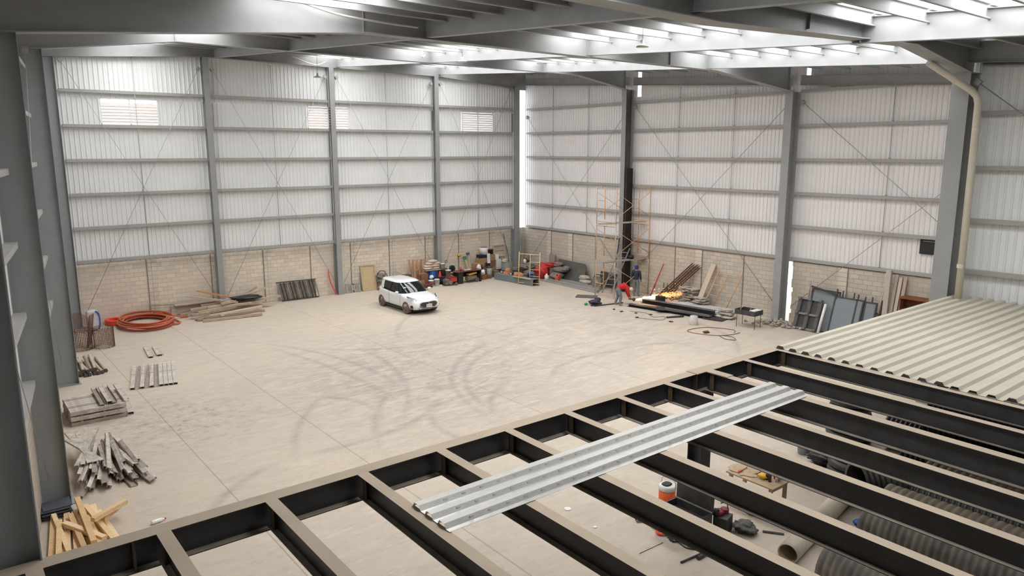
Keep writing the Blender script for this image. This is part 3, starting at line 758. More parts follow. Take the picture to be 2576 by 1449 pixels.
m = MB(); m.isec((-0.36, -9.55, 0), (-0.36, -9.55, 7.0), 0.48, 0.14, 0.012, 0.01, up=(1, 0, 0))  # added post, stands in for the darker lower part of the column web
tag(m.build('added_dark_post', mat('dark_post_brown', (0.035, 0.026, 0.023), 0.75, var=0.5, scale=2)), 'dark brown post added beside the column behind the scaffold to darken its lower web', 'post')

# ================================================================== SKINNED FIGURES
def skin(name, pts, edges, M_, parent, root=0, sub=2, loc=(0, 0, 0)):
    bm = bmesh.new(); ly = bm.verts.layers.skin.verify(); vs = []
    for i, (p, r) in enumerate(pts):
        v = bm.verts.new(p); v[ly].radius = (r, r) if not isinstance(r, tuple) else r; v[ly].use_root = (i == root); vs.append(v)
    for a, b in edges: bm.edges.new((vs[a], vs[b]))
    me = bpy.data.meshes.new(name); bm.to_mesh(me); bm.free()
    o = bpy.data.objects.new(name, me); col.objects.link(o); me.materials.append(M_)
    s_ = o.modifiers.new('skin', 'SKIN'); s_.use_smooth_shade = True
    b_ = o.modifiers.new('sub', 'SUBSURF'); b_.levels = sub; b_.render_levels = sub
    dg = bpy.context.evaluated_depsgraph_get(); dg.update()
    me2 = bpy.data.meshes.new_from_object(o.evaluated_get(dg)); o.modifiers.clear(); o.data = me2; me2.name = name
    if not me2.materials: me2.materials.append(M_)
    for p in me2.polygons: p.use_smooth = True
    o.parent = parent; o.location = loc
    return o
def hand_pts(pts, edges, wrist_i, d, side, curl=0.5):
    """palm, four unequal fingers and a thumb from the wrist along d; side = thumb side"""
    w_ = Vector(pts[wrist_i][0]); d = Vector(d).normalized(); s_ = Vector(side).normalized(); dn = d.cross(s_).normalized()
    palm = len(pts); pts.append((w_ + d * 0.05, 0.026)); edges.append((wrist_i, palm))
    k = len(pts); pts.append((w_ + d * 0.085, 0.024)); edges.append((palm, k))
    for i, (o_, ln) in enumerate(((0.028, 0.07), (0.010, 0.08), (-0.009, 0.075), (-0.027, 0.06))):
        a = len(pts); b0 = w_ + d * 0.095 + s_ * o_
        pts.append((b0, 0.0095)); edges.append((k, a))
        pts.append((b0 + d * ln * 0.5 + dn * ln * 0.15 * curl, 0.0088)); edges.append((a, a + 1))
        pts.append((b0 + d * ln * 0.85 + dn * ln * 0.6 * curl, 0.0075)); edges.append((a + 1, a + 2))
    a = len(pts); pts.append((w_ + d * 0.045 + s_ * 0.04, 0.011)); edges.append((palm, a))
    pts.append((w_ + d * 0.085 + s_ * 0.058, 0.009)); edges.append((a, a + 1))

def person(label, J, loc, rz, mats, hood=None, helmet=None):
    """J: joints in local space, the figure facing +y. mats: top, trousers, shoes"""
    t = thing('person', label, 'person', loc, rz)
    P_ = lambda k: Vector(J[k])
    pts = [(P_('pelvis'), 0.11), (P_('waist'), 0.10), (P_('chest'), 0.115), (P_('neck0'), 0.07), (P_('neck'), 0.052), (P_('head'), 0.088), (P_('crown'), 0.07)]
    ed = [(0, 1), (1, 2), (2, 3), (3, 4), (4, 5), (5, 6)]
    for s_ in 'LR':
        a = len(pts)
        pts += [(P_('hip' + s_), 0.085), (P_('knee' + s_), 0.055), (P_('ank' + s_), 0.036), (P_('toe' + s_), 0.035)]
        ed += [(0, a), (a, a + 1), (a + 1, a + 2), (a + 2, a + 3)]
        a = len(pts)
        pts += [(P_('sho' + s_), 0.058), (P_('elb' + s_), 0.042), (P_('wri' + s_), 0.028)]
        ed += [(3, a), (a, a + 1), (a + 1, a + 2)]
        hand_pts(pts, ed, a + 2, P_('wri' + s_) - P_('elb' + s_), Vector((1 if s_ == 'L' else -1, 0.3, 0)))
    skin('body', pts, ed, SKIN, t, 0)
    # face: nose, ears, brow follow the head direction
    hd = P_('head'); f = Vector(J['face']).normalized(); up = (P_('crown') - P_('neck')).normalized(); sd = f.cross(up).normalized()
    m = MB(); m.blob(hd + f * 0.095 - up * 0.01, (0.03, 0.035, 0.045), 1, 0.02, 8, 6)
    for s_ in (-1, 1): m.blob(hd + sd * 0.088 * s_, (0.025, 0.04, 0.065), 1, 0.02, 8, 6)
    m.build('nose_and_ears', SKIN, t, loc=(0, 0, 0))
    m = MB()
    for s_ in (-1, 1): m.blob(hd + f * 0.083 + sd * 0.032 * s_ + up * 0.02, (0.022, 0.022, 0.014), 1, 0.0, 8, 6)
    m.blob(hd + f * 0.086 - up * 0.05, (0.045, 0.018, 0.014), 1, 0.0, 8, 6); m.build('eyes_and_mouth', HAIR, t, loc=(0, 0, 0))
    k = 1.22
    pts = [(P_('pelvis') - (P_('waist') - P_('pelvis')) * 0.12, 0.175), (P_('waist'), 0.165), (P_('chest'), 0.175), (P_('neck0'), 0.11), (P_('neck0').lerp(P_('neck'), 0.75), 0.068)]
    ed = [(0, 1), (1, 2), (2, 3), (3, 4)]
    for s_ in 'LR':
        a = len(pts); pts += [(P_('sho' + s_), 0.09), (P_('elb' + s_), 0.07), (P_('wri' + s_), 0.045)]; ed += [(3, a), (a, a + 1), (a + 1, a + 2)]
    o = skin('jacket', pts, ed, mats[0], t, 1)
    pts = [(P_('waist').lerp(P_('pelvis'), 0.3), 0.135), (P_('pelvis'), 0.15)]; ed = [(0, 1)]
    for s_ in 'LR':
        a = len(pts); pts += [(P_('hip' + s_), 0.115), (P_('knee' + s_), 0.085), (P_('ank' + s_), 0.07)]; ed += [(1, a), (a, a + 1), (a + 1, a + 2)]
    skin('jeans', pts, ed, mats[1], t, 1)
    for s_ in 'LR':
        pts = [(P_('ank' + s_) + Vector((0, 0, 0.02)), 0.05), (P_('ank' + s_) - Vector((0, 0.02, 0.035)), 0.05), (P_('toe' + s_), 0.045)]
        skin('boot', pts, [(0, 1), (1, 2)], mats[2], t, 0)
    m = MB()
    if hood:
        m.blob(hd - f * 0.012 + up * 0.02, (0.225, 0.235, 0.26), 3, 0.04, 16, 12); m.build('hood', hood, t, loc=(0, 0, 0))
    elif helmet:
        m.blob(hd + up * 0.045 - f * 0.02, (0.225, 0.24, 0.2), 3, 0.03, 16, 12); m.blob(hd + f * 0.07 + up * 0.055, (0.17, 0.13, 0.03), 3, 0.03, 12, 6)
        m.build('cap', helmet, t, loc=(0, 0, 0))
    return t
def stand(dx=0.0, arm=0.0):
    return dict(pelvis=(0, 0, .95), waist=(0, .01, 1.10), chest=(0, .0, 1.30), neck0=(0, -.01, 1.42), neck=(0, .0, 1.49), head=(0, .02, 1.60), crown=(0, .015, 1.68), face=(0, 1, .25),
                hipL=(.09, 0, .88), hipR=(-.09, 0, .88), kneeL=(.11, .03, .49), kneeR=(-.10, .01, .49), ankL=(.12, 0, .09), ankR=(-.11, -.04, .09), toeL=(.15, .16, .04), toeR=(-.13, .12, .04),
                shoL=(.19, 0, 1.38), shoR=(-.19, 0, 1.38), elbL=(.25, .02, 1.11), elbR=(-.26, .02, 1.11), wriL=(.22, .13, .90), wriR=(-.25, .10, .87))
person('person in dark jacket, blue hood and jeans standing with back turned under the scaffold', stand(), (-0.95, -10.85, 0), R(-75), (NAVY, DENIM, BOOT), hood=mat('blue_hood', (0.015, 0.04, 0.2), 0.85))
bend = dict(pelvis=(0, -.30, .90), waist=(0, -.16, 1.02), chest=(0, .06, 1.04), neck0=(0, .19, .98), neck=(0, .27, .93), head=(0, .36, .86), crown=(0, .43, .82), face=(0, .45, -1),
            hipL=(.10, -.30, .86), hipR=(-.10, -.30, .86), kneeL=(.14, -.16, .48), kneeR=(-.13, -.26, .47), ankL=(.16, -.22, .09), ankR=(-.14, -.40, .09), toeL=(.19, -.06, .04), toeR=(-.17, -.25, .04),
            shoL=(.18, .12, .96), shoR=(-.18, .12, .96), elbL=(.20, .22, .68), elbR=(-.19, .20, .67), wriL=(.07, .34, .46), wriR=(-.05, .30, .40))
WX, WY = -3.32, -12.12
person('person in a red jersey and pale cap bent over, cutting steel with a grinder', bend, (WX, WY, 0), R(-125), (REDCL, DENIM, BOOT), helmet=mat('pale_cap', (0.72, 0.6, 0.42), 0.8))
def toworld(lx_, ly_, z, rz=R(-125)): v = Matrix.Rotation(rz, 3, 'Z') @ Vector((lx_, ly_, z)); return Vector((WX + v.x, WY + v.y, v.z))
g = toworld(0.0, 0.46, 0.30)
t = thing('angle_grinder', 'dark angle grinder held by the bending person in red', 'power tool', g, R(-125))
m = MB(); m.cyl((0, -0.18, 0.02), 0.035, 0.30, 12, M=Matrix.Rotation(R(-90), 3, 'X')); m.cyl((0, 0.09, -0.02), 0.05, 0.08, 12); m.build('motor_body', BLACKM, t)
m = MB(); m.cyl((0.05, 0.09, -0.0), 0.09, 0.006, 20, M=Matrix.Rotation(R(90), 3, 'Y')); m.build('cutting_disc', RUST, t)
m = MB(); m.cyl((0, 0.09, 0.02), 0.015, 0.13, 10, M=Matrix.Rotation(R(-90), 3, 'Y')); m.build('side_handle', BLACK, t)
# the spray of sparks
SPK = mat('glowing_spark', (1.0, 0.5, 0.2), 0.5, emit=((1.0, 0.42, 0.14), 2.2)); SPH = mat('hot_spark', (1.0, 0.8, 0.5), 0.5, emit=((1.0, 0.70, 0.38), 3.6))
rnd = random.Random(11); m = MB(); s0 = g + Vector((0.06, -0.06, -0.05)); e0 = Vector((-1.55, -13.75, 0.55)) + Vector((0.9, -0.1, 0))
dirv = (e0 - s0)
for i in range(900):
    q = rnd.random() ** 0.8; off = Vector((rnd.gauss(0, 1), rnd.gauss(0, 1), rnd.gauss(0, 1))) * (0.012 + 0.075 * q)
    if rnd.random() < 0.12: off *= 2.2
    a = s0 + dirv * q + off + Vector((0, 0, 0.05 * math.sin(q * 3))); ln = rnd.uniform(0.04, 0.20) * (1.25 - q)
    d = (dirv.normalized() + Vector((rnd.gauss(0, .1), rnd.gauss(0, .1), rnd.gauss(0, .09)))).normalized()
    a.z = max(a.z, 0.03); b_ = a + d * ln; b_.z = max(b_.z, 0.02)
    r_ = 0.0085 if q < 0.4 else 0.0055
    m.tube([a, b_], [r_, r_ * 0.4], 4, mi=1 if q < 0.45 else 0, caps=False)
for i in range(26):
    a = s0 + dirv * rnd.uniform(0.2, 1.5) + Vector((rnd.gauss(0, .3), rnd.gauss(0, .3), abs(rnd.gauss(0, .35)))); a.z = max(a.z, 0.04)
    m.tube([a, a + Vector((rnd.gauss(0, .03), rnd.gauss(0, .03), rnd.gauss(0, .02)))], 0.009, 4, caps=False)
o = m.build('spark_spray', [SPK, SPH]); tag(o, 'spray of glowing orange sparks thrown from the grinder towards the wall', 'sparks'); o['kind'] = 'stuff'

# ================================================================== CAR
def build_car(loc):
    t = thing('car', 'small white hatchback with muddy wheels parked in the middle of the floor', 'car', loc)
    def bake(o):
        dg = bpy.context.evaluated_depsgraph_get(); dg.update()
        me = bpy.data.meshes.new_from_object(o.evaluated_get(dg)); o.modifiers.clear(); o.data = me
    ST = [(-1.93, .50, .34, .52, .60), (-1.88, .66, .26, .60, .70), (-1.74, .765, .21, .70, .80), (-1.45, .835, .20, .77, .885), (-1.1, .862, .20, .83, .945), (-.80, .865, .20, .875, .985),
          (-.3, .865, .20, .895, 1.0), (.4, .867, .20, .915, 1.0), (1.0, .869, .20, .945, 1.02), (1.4, .862, .20, .965, 1.05), (1.68, .815, .23, .975, 1.06), (1.84, .75, .28, .93, 1.02), (1.92, .62, .36, .82, .90)]
    m = MB(); n = 13; vs = []
    for y, hw, zb, zs, zt in ST:
        half = [(0, zb), (hw * .8, zb), (hw * .97, zb + .10), (hw, (zb + zs) / 2), (hw * .985, zs - .06), (hw * .93, zs + .015), (hw * .72, zt - .012), (0, zt)]
        ring = half + [(-x, z) for x, z in half[-2:0:-1]]
        vs += [(x, y, z) for x, z in ring]
    k = 14; fs = []
    for i in range(len(ST) - 1):
        for j in range(k): fs.append((i * k + j, i * k + (j + 1) % k, (i + 1) * k + (j + 1) % k, (i + 1) * k + j))
    fs.append(tuple(range(k))); fs.append(tuple((len(ST) - 1) * k + j for j in range(k))[::-1])
    m.add(vs, [f[::-1] for f in fs], 0, True)
    bo = m.build('body', CARW, t, loc=(0, 0, 0)); sb = bo.modifiers.new('s', 'SUBSURF'); sb.levels = 2; sb.render_levels = 2; bake(bo)
    cm = MB()
    for y in (-1.14, 1.31):
        for s_ in (-1, 1): cm.cyl((s_ * 0.62, y, .315), .365, .4 * s_, 28, M=Matrix.Rotation(R(90), 3, 'Y'))
    c_ = cm.build('arch_cutter', BLACK, loc=(0, 0, 0))
    bm = bmesh.new(); bm.from_mesh(c_.data); bmesh.ops.remove_doubles(bm, verts=bm.verts, dist=1e-5); bmesh.ops.recalc_face_normals(bm, faces=bm.faces); bm.to_mesh(c_.data); bm.free()
    b_ = bo.modifiers.new('b', 'BOOLEAN'); b_.object = c_; b_.operation = 'DIFFERENCE'; b_.solver = 'EXACT'; bake(bo); bpy.data.objects.remove(c_)
    for p in bo.data.polygons: p.use_smooth = True
    # greenhouse
    def ring(z, y0, y1, hw, n=40, e=.38):
        out = []; cy = (y0 + y1) / 2; L_ = (y1 - y0) / 2
        for j in range(n):
            a = 2 * PI * j / n; cx, sy = math.cos(a), math.sin(a)
            out.append((hw * math.copysign(abs(cx) ** e, cx), cy + L_ * math.copysign(abs(sy) ** (e if sy > 0 else .55), sy), z))
        return out
    R_ = [ring(.90, -.93, 1.80, .80), ring(1.0, -.84, 1.79, .79), ring(1.18, -.58, 1.75, .745), ring(1.32, -.34, 1.69, .70), ring(1.405, -.17, 1.63, .665)]
    N_ = 40
    def band(rs, sel, name, M_, push=0.0):
        m = MB(); vs = [Vector(v) for r_ in rs for v in r_]; fs = []
        for i in range(len(rs) - 1):
            for j in range(N_):
                f = (i * N_ + j, i * N_ + (j + 1) % N_, (i + 1) * N_ + (j + 1) % N_, (i + 1) * N_ + j)
                c = sum((vs[q] for q in f), Vector()) / 4
                if sel(c): fs.append(f)
        if push: vs = [v + Vector((math.copysign(push, v.x), 0, push * .3)) for v in vs]
        m.add(vs, fs, 0, True); return m.build(name, M_, t, loc=(0, 0, 0))
    wind = lambda c: c.y < -.93 + (c.z - .9) * 1.5 + .12 and abs(c.x) < .70
    rear = lambda c: c.y > 1.50
    quart = lambda c: c.y > 1.10 + (1.42 - c.z) * .35 and not (c.y > 1.55 and abs(c.x) < .56)
    band(R_, wind, 'windscreen', GLASS); band(R_, lambda c: not wind(c) and not rear(c) and not quart(c), 'side_windows', GLASS)
    band(R_, lambda c: rear(c) and not quart(c), 'rear_window', GLASS); band(R_, quart, 'rear_pillars', CARW)
    # white quarter behind the rear side window
    for s_ in (-1, 1):
        m = MB(); m.poly([(s_ * .815, .42, .95), (s_ * .815, .50, .95), (s_ * .69, .44, 1.40), (s_ * .69, .36, 1.40)], (s_ * .008, 0, 0)); m.build('door_pillar', BLACK, t, loc=(0, 0, 0))
    # roof
    rr = [ring(1.395, -.22, 1.70, .675), ring(1.43, -.17, 1.72, .66), ring(1.465, -.05, 1.64, .60), ring(1.49, .14, 1.46, .46), ring(1.498, .4, 1.2, .22)]
    m = MB(); vs = [v for r_ in rr for v in r_]; fs = [(i * N_ + j, i * N_ + (j + 1) % N_, (i + 1) * N_ + (j + 1) % N_, (i + 1) * N_ + j) for i in range(4) for j in range(N_)]
    fs.append(tuple(4 * N_ + j for j in range(N_))); m.add(vs, fs, 0, True); m.build('roof', CARW, t, loc=(0, 0, 0))
    m = MB(); m.tube([(-.0, 1.5, 1.49), (0, 1.62, 1.58)], .008, 6); m.build('aerial', BLACK, t, loc=(0, 0, 0))
    # front
    m = MB(); gp = [(-.46, .46), (-.50, .54), (-.44, .62), (-.34, .655), (.34, .655), (.44, .62), (.50, .54), (.46, .46), (.34, .37), (-.34, .37)]
    fy = lambda x, z: -2.0 + .30 * abs(x) ** 2.6 + max(0, z - .6) * .3
    m.poly([(x, fy(x, z), z) for x, z in gp], (0, .06, 0)); gr = m.build('grille', BLACKM, t, loc=(0, 0, 0))
    m = MB(); pp = [(x, fy(x, z) - .004, z) for x, z in gp]; m.tube(pp, .012, 6, closed=True); m.build('grille_surround', CHROME, gr, loc=(0, 0, 0))
    m = MB()
    m.bar((-.05, -1.99, .60), (.02, -2.0, .57), .012, .018); m.bar((.05, -2.0, .55), (-.02, -2.0, .58), .012, .018); m.bar((-.05, -1.99, .60), (.03, -1.99, .63), .012, .016); m.build('emblem', CHROME, t, loc=(0, 0, 0))
    m = MB(); m.box((.0, -2.012, .47), (.32, .012, .155)); pl = m.build('licence_plate', WHITE, t, loc=(0, 0, 0))
    m = MB()
    for i, x in enumerate((-.115, -.075, -.03, .03, .075, .115)):
        m.box((x, -2.021, .475), (.012, .004, .07)); 
        if i in (0, 2, 3, 5): m.box((x + .012, -2.021, .505), (.02, .004, .012))
        if i in (1, 2, 4): m.box((x + .010, -2.021, .445), (.02, .004, .012))
    m.build('plate_characters', NAVY, pl, loc=(0, 0, 0))
    m = MB(); m.tube([(-.74, -1.58, .30), (-.5, -1.87, .27), (0, -1.965, .262), (.5, -1.87, .27), (.74, -1.58, .30)], .028, 8); m.build('bumper_lip', BLACK, t, loc=(0, 0, 0))
    for s_ in (-1, 1):
        m = MB(); m.poly([(s_ * .50, -1.93, .34), (s_ * .82, -1.62, .34), (s_ * .835, -1.62, .49), (s_ * .62, -1.87, .47)], (0, .05, 0)); f_ = m.build('fog_lamp_recess', BLACK, t, loc=(0, 0, 0))
        m = MB(); m.blob((s_ * .71, -1.775, .41), (.08, .06, .08), 1, 0); m.build('fog_lamp', CHROME, f_, loc=(0, 0, 0))
        m = MB(); hp = [(s_ * .47, -1.80, .70), (s_ * .62, -1.76, .655), (s_ * .79, -1.55, .70), (s_ * .84, -1.33, .80), (s_ * .82, -1.24, .875), (s_ * .70, -1.47, .835), (s_ * .55, -1.70, .76)]
        m.poly(hp, (-s_ * .03, .02, -.05)); h_ = m.build('headlight', mat('headlight_dark', (.10, .10, .11), .1), t, loc=(s_ * .012, -.014, .018))
        m = MB(); m.tube([Vector(q) for q in hp], .011, 6, closed=True); m.build('headlight_rim', CHROME, h_, loc=(0, 0, 0))
        m = MB(); m.blob((s_ * .70, -1.63, .735), (.11, .10, .09), 1, 0); m.blob((s_ * .60, -1.74, .715), (.07, .07, .06), 1, 0); m.build('lamp_bowl', CHROME, h_, loc=(0, 0, 0))
        m = MB(); m.blob((s_ * .955, -.50, 1.0), (.20, .12, .135), 2, .02, 14, 10, flat=.8); mi_ = m.build('side_mirror', CARW, t, loc=(0, 0, 0))
        m = MB(); m.bar((s_ * .82, -.47, .94), (s_ * .90, -.49, .96), .05, .03); m.build('mirror_stalk', BLACK, mi_, loc=(0, 0, 0))
        m = MB(); m.poly([(s_ * .60, 1.90, .74), (s_ * .80, 1.72, .76), (s_ * .83, 1.55, .90), (s_ * .80, 1.60, 1.0), (s_ * .68, 1.84, .98)], (s_ * .02, .02, 0)); m.build('tail_lamp', mat('tail_red', (.45, .02, .02), .25), t, loc=(s_ * .02, .01, 0))
        for y0, y1 in ((-.62, -.70), (.46, .50)):
            m = MB(); m.tube([(s_ * .862, y0, .26), (s_ * .872, y0, .55), (s_ * .856, y1 + .02, .85), (s_ * .82, y1 + .04, .93)], .0045, 5); m.build('door_seam', mat('seam', (.1, .1, .1), .8), t, loc=(0, 0, 0))
        m = MB(); m.bar((s_ * .868, .25, .82), (s_ * .868, .40, .825), .02, .03); m.build('door_handle', CARW, t, loc=(0, 0, 0))
        m = MB(); m.poly([(s_ * .79, -1.44, .20), (s_ * .862, -.72, .20), (s_ * .862, .9, .20), (s_ * .85, .92, .24), (s_ * .86, -.72, .24)], (s_ * .012, 0, 0), 0)
        m = MB(); m.box((s_ * .80, .08, .20), (.04, 1.6, .05)); m.build('sill', BLACKM, t, loc=(0, 0, 0))
    m = MB(); m.box((0, 0, .2), (1.3, 3.1, .12)); m.build('underbody', BLACK, t, loc=(0, 0, 0))
    for y in (-1.14, 1.31):
        for s_ in (-1, 1):
            Mx = Matrix.Rotation(R(90) * s_, 3, 'Y')
            m = MB(); m.lathe([(.19, -.10), (.29, -.10), (.315, -.07), (.318, 0), (.315, .07), (.29, .10), (.20, .10), (.20, .05), (.19, .05)], n=32, M=Mx)
            wh = m.build('wheel', TYRE, t, loc=(s_ * .765, y, .318))
            m = MB(); m.lathe([(.205, .10), (.215, .085), (.19, .03)], n=32, M=Mx)
            for k in range(5):
                for d_ in (-.09, .09):
                    a = 2 * PI * k / 5 + .3; ca, sa = math.cos(a + d_), math.sin(a + d_); cb, sb_ = math.cos(a + d_ * 2.0), math.sin(a + d_ * 2.0)
                    p0 = Mx @ Vector((.05 * ca, .05 * sa, .075)); p1 = Mx @ Vector((.205 * cb, .205 * sb_, .085)); m.bar(p0, p1, .026, .02, up=(s_, 0, 0))
            m.cyl(Mx @ Vector((0, 0, .05)), .05, .035, 12, M=Mx); m.build('alloy_rim', WHEELM, wh, loc=(0, 0, 0))
            m = MB(); m.disc(Mx @ Vector((0, 0, .02)), .2, 24, M=Mx); m.build('brake_shadow', BLACKM, wh, loc=(0, 0, 0))
    m = MB(); m.poly([(-.45, -.56, 1.215), (-.30, -.575, 1.215), (-.32, -.62, 1.165), (-.46, -.60, 1.165)], (0, -.006, .004)); m.build('windscreen_sticker', mat('sticker', (.35, .6, .5), .6), t, loc=(-.16, .02, .01))
    return t
build_car((-12.47, -5.68, 0))

# ================================================================== THINGS ON THE FLOOR, LEFT SIDE
rnd = random.Random(5)
def plank(name, p0, p1, wd, h, M_, label, cat, group, up=(0, 0, 1), chan=False):
    m = MB()
    if chan: m.chan(p0, p1, wd, h, 0.008, up)
    else: m.bar(p0, p1, wd, h, up)
    return tag(m.build(name, M_), label, cat, group)
# new timber offcuts near the mezzanine, lying side by side with some thrown on top
LB = 'pale new timber board in the heap by the left wall, next to the mezzanine beam'
for i in range(15):
    x = -30.3 + i * 0.09 + rnd.uniform(-.015, .015); a = rnd.uniform(-.05, .10) - .012 * (i - 7); y0 = -22.5 + rnd.uniform(-.2, .3); L = rnd.uniform(2.0, 2.6)
    z = 0.05 + (0.09 if i % 3 == 1 else 0.0)
    plank('timber_board', (x, y0, z), (x + L * math.sin(a), y0 + L * math.cos(a), z + rnd.uniform(0, .05)), rnd.choice((.09, .10, .12)), rnd.choice((.05, .08)), WOODN, LB, 'board', 'new timber heap')
for (x, y, a, L, z, wd, lab) in ((-29.52, -22.2, .02, 2.35, .24, .11, 'long pale timber board lying lengthwise on top of the new timber heap'), (-29.4, -21.35, 1.02, .85, .34, .12, 'short squared pale timber block lying slantwise on top of the new timber heap'),
                            (-29.2, -21.2, .75, .6, .22, .11, 'stubby end of pale timber lying beside the slanting block on the heap'), (-29.3, -22.0, -.45, 1.3, .17, .11, 'pale timber board crossing under the slanting block')):
    plank('timber_board', (x, y, z), (x + L * math.sin(a), y + L * math.cos(a), z + .02), wd, .09, WOODN, lab, 'board', None)
# water bottle
t = thing('water_bottle', 'clear plastic bottle lying on the floor beside the mezzanine beam', 'bottle', (-28.35, -21.66, .045), R(8))
CLR = mat('clear_plastic', (.8, .82, .83), .1)
m = MB(); m.lathe([(.0, 0), (.04, 0), (.045, .02), (.045, .2), (.018, .26), (.016, .28), (0, .28)], n=14, M=Matrix.Rotation(R(90), 3, 'Y')); m.build('bottle_body', CLR, t)
m = MB(); m.cyl((.275, 0, 0), .02, .03, 12, M=Matrix.Rotation(R(90), 3, 'Y')); m.build('cap', REDP, t)
# dark sheets at the second column foot
for i in range(8):
    m = MB(); m.box((-29.9 + rnd.uniform(-.03, .03), -19.78 + rnd.uniform(-.03, .03), .032 + i * .026), (.56, .56 + rnd.uniform(-.1, .04), .02), rnd.uniform(-.08, .08))
    tag(m.build('steel_sheet', mat('blue_grey_sheet', (.09, .10, .12), .5, var=.4, scale=5)), 'dark blue-grey metal sheet in the pile at the foot of the second left column', 'metal sheet', 'sheet pile')
# heap of old channel sections
CL = 'weathered metal channel in the tangled heap by the left wall'
for i in range(36):
    f = i / 36; x = -29.35 + 1.62 * ((i * 7) % 36) / 36; lay = i // 12; a = (.36 - (x + 29.4) * .32) + rnd.uniform(-.07, .07)
    L = rnd.uniform(1.5, 2.6); y0 = -19.3 + rnd.uniform(-.35, .5) + .25 * lay; z = .06 + lay * .13 + rnd.uniform(0, .03); tl = rnd.uniform(-.02, .10)
    up = (rnd.uniform(-.7, .7), 0, 1)
    plank('metal_channel', (x, y0, z), (x + L * math.sin(a), y0 + L * math.cos(a), z + tl), rnd.choice((.09, .11, .14)), .06, CHAN if i % 3 else CHANB, CL, 'channel', 'channel heap', up, True)
for (x0, y0, x1, y1, lab) in ((-27.86, -19.25, -28.02, -16.6, 'upturned brown metal channel, outermost on the right of the heap'), (-28.22, -19.4, -28.4, -17.2, 'upturned brown metal channel, second from the right of the heap')):
    m = MB(); m.chan((x0, y0, .04), (x1, y1, .04), .17, .06, .01, (0, 0, -1)); tag(m.build('metal_channel', CHANB), lab, 'channel')
for i in range(5):
    x = -29.25 + i * .14; m = MB(); a = .35 - .16 * i; L = rnd.uniform(2.2, 2.9); m.chan((x, -18.3, .42), (x + L * math.sin(a), -18.3 + L * math.cos(a), .50 + .02 * i), .10 if i != 3 else .15, .05, .008)
    tag(m.build('metal_channel', CHAN), 'pale metal channel lying on top of the heap, %s from its left end' % ORD[i], 'channel')
# stack of channels in crossed layers
for lay in range(3):
    for k in range(8):
        y = -13.9 + k * .20; z = .05 + lay * .17
        m = MB(); m.chan((-28.78, y, z), (-27.30, y - .03, z), .185, .125, .008); tag(m.build('metal_channel', CHAN if (k + lay) % 4 else CHANB), 'grey metal channel in the neat layered stack, %s layer from the floor' % ('lowest', 'second', 'third')[lay], 'channel', 'channel stack layer %d' % lay)
    for k, x in enumerate((-28.5, -27.9, -27.4) if lay < 2 else ()):
        m = MB(); m.bar((x, -14.0, z + .065), (x, -12.4, z + .065), .06, .045); tag(m.build('spacer', CHANB), 'dark spacer strip between layers of the neat channel stack', 'spacer', 'channel stack spacers')
for k, (x, b) in enumerate(((-27.92, 1), (-27.72, 0), (-27.60, 1), (-27.28, 0))):
    m = MB(); m.chan((x, -13.95, .53), (x + .05, -12.15, .53), .15, .07, .008, (0, 0, -1) if b else (0, 0, 1)); tag(m.build('metal_channel', CHANB if b else CHAN), '%s channel laid crosswise on the neat stack, %s from the left' % (('pale', 'brown')[b], ORD[k]), 'channel')
m = MB(); m.chan((-27.18, -13.9, .045), (-26.98, -11.9, .045), .16, .08, .008); tag(m.build('metal_channel', CHAN), 'pale metal channel on the floor at the right foot of the neat stack', 'channel')
# row of nine on the floor
for k in range(10):
    x0 = -26.62 + k * .146; x1 = -25.95 + k * .142 + (.07 if k in (1, 3) else 0); b = k in (1, 3, 5)
    m = MB(); m.chan((x0 + .0, -11.35 - k * .03, .04), (x1, -8.45 - k * .03, .04), .135, .075, .008, (0, 0, -1) if b else (0, 0, 1))
    tag(m.build('metal_channel', CHANB if b else CHAN), '%s metal channel in the row laid out on the floor, %s from the left' % (('pale', 'brown')[b], ORD[k]), 'channel')
for k, (a, b, c) in enumerate((((-25.17, -7.5, .04), (-24.98, -5.75, .04), 'left of the two short boards lying alone on the floor'), ((-24.83, -7.4, .04), (-24.66, -5.85, .04), 'right of the two short boards lying alone on the floor'))):
    m = MB(); m.chan(a, b, .17 if k == 0 else .2, .07, .012); m.box(((a[0] + b[0]) / 2 + .12, (a[1] + b[1]) / 2, .02), (.06, 1.4, .04), -.1, 0); tag(m.build('short_board', CHAN), c, 'board')
# round posts
for i in range(13):
    k = i % 8; lay = i // 8; x = -27.85 + k * .135 + lay * .07 + rnd.uniform(-.02, .02); z = .065 + lay * .115; a = rnd.uniform(-.10, .03); L = rnd.uniform(1.9, 2.4)
    p0 = Vector((x, -8.55 + rnd.uniform(-.15, .15), z)); p1 = p0 + Vector((L * math.sin(a) + .12, L, 0))
    t = thing('round_post', 'grey timber post in the pile beside the third left column', 'post', p0, 0, 'round post pile')
    m = MB(); m.tube([(0, 0, 0), tuple(p1 - p0)], .05, 10, caps=False); m.build('post_shaft', WOODG, t)
    m = MB(); m.cyl((0, 0, 0), .06, .10, 10, M=Matrix.Rotation(R(90), 3, 'X')); m.build('post_foot', mat('dark_cap', (.09, .07, .06), .8), t)
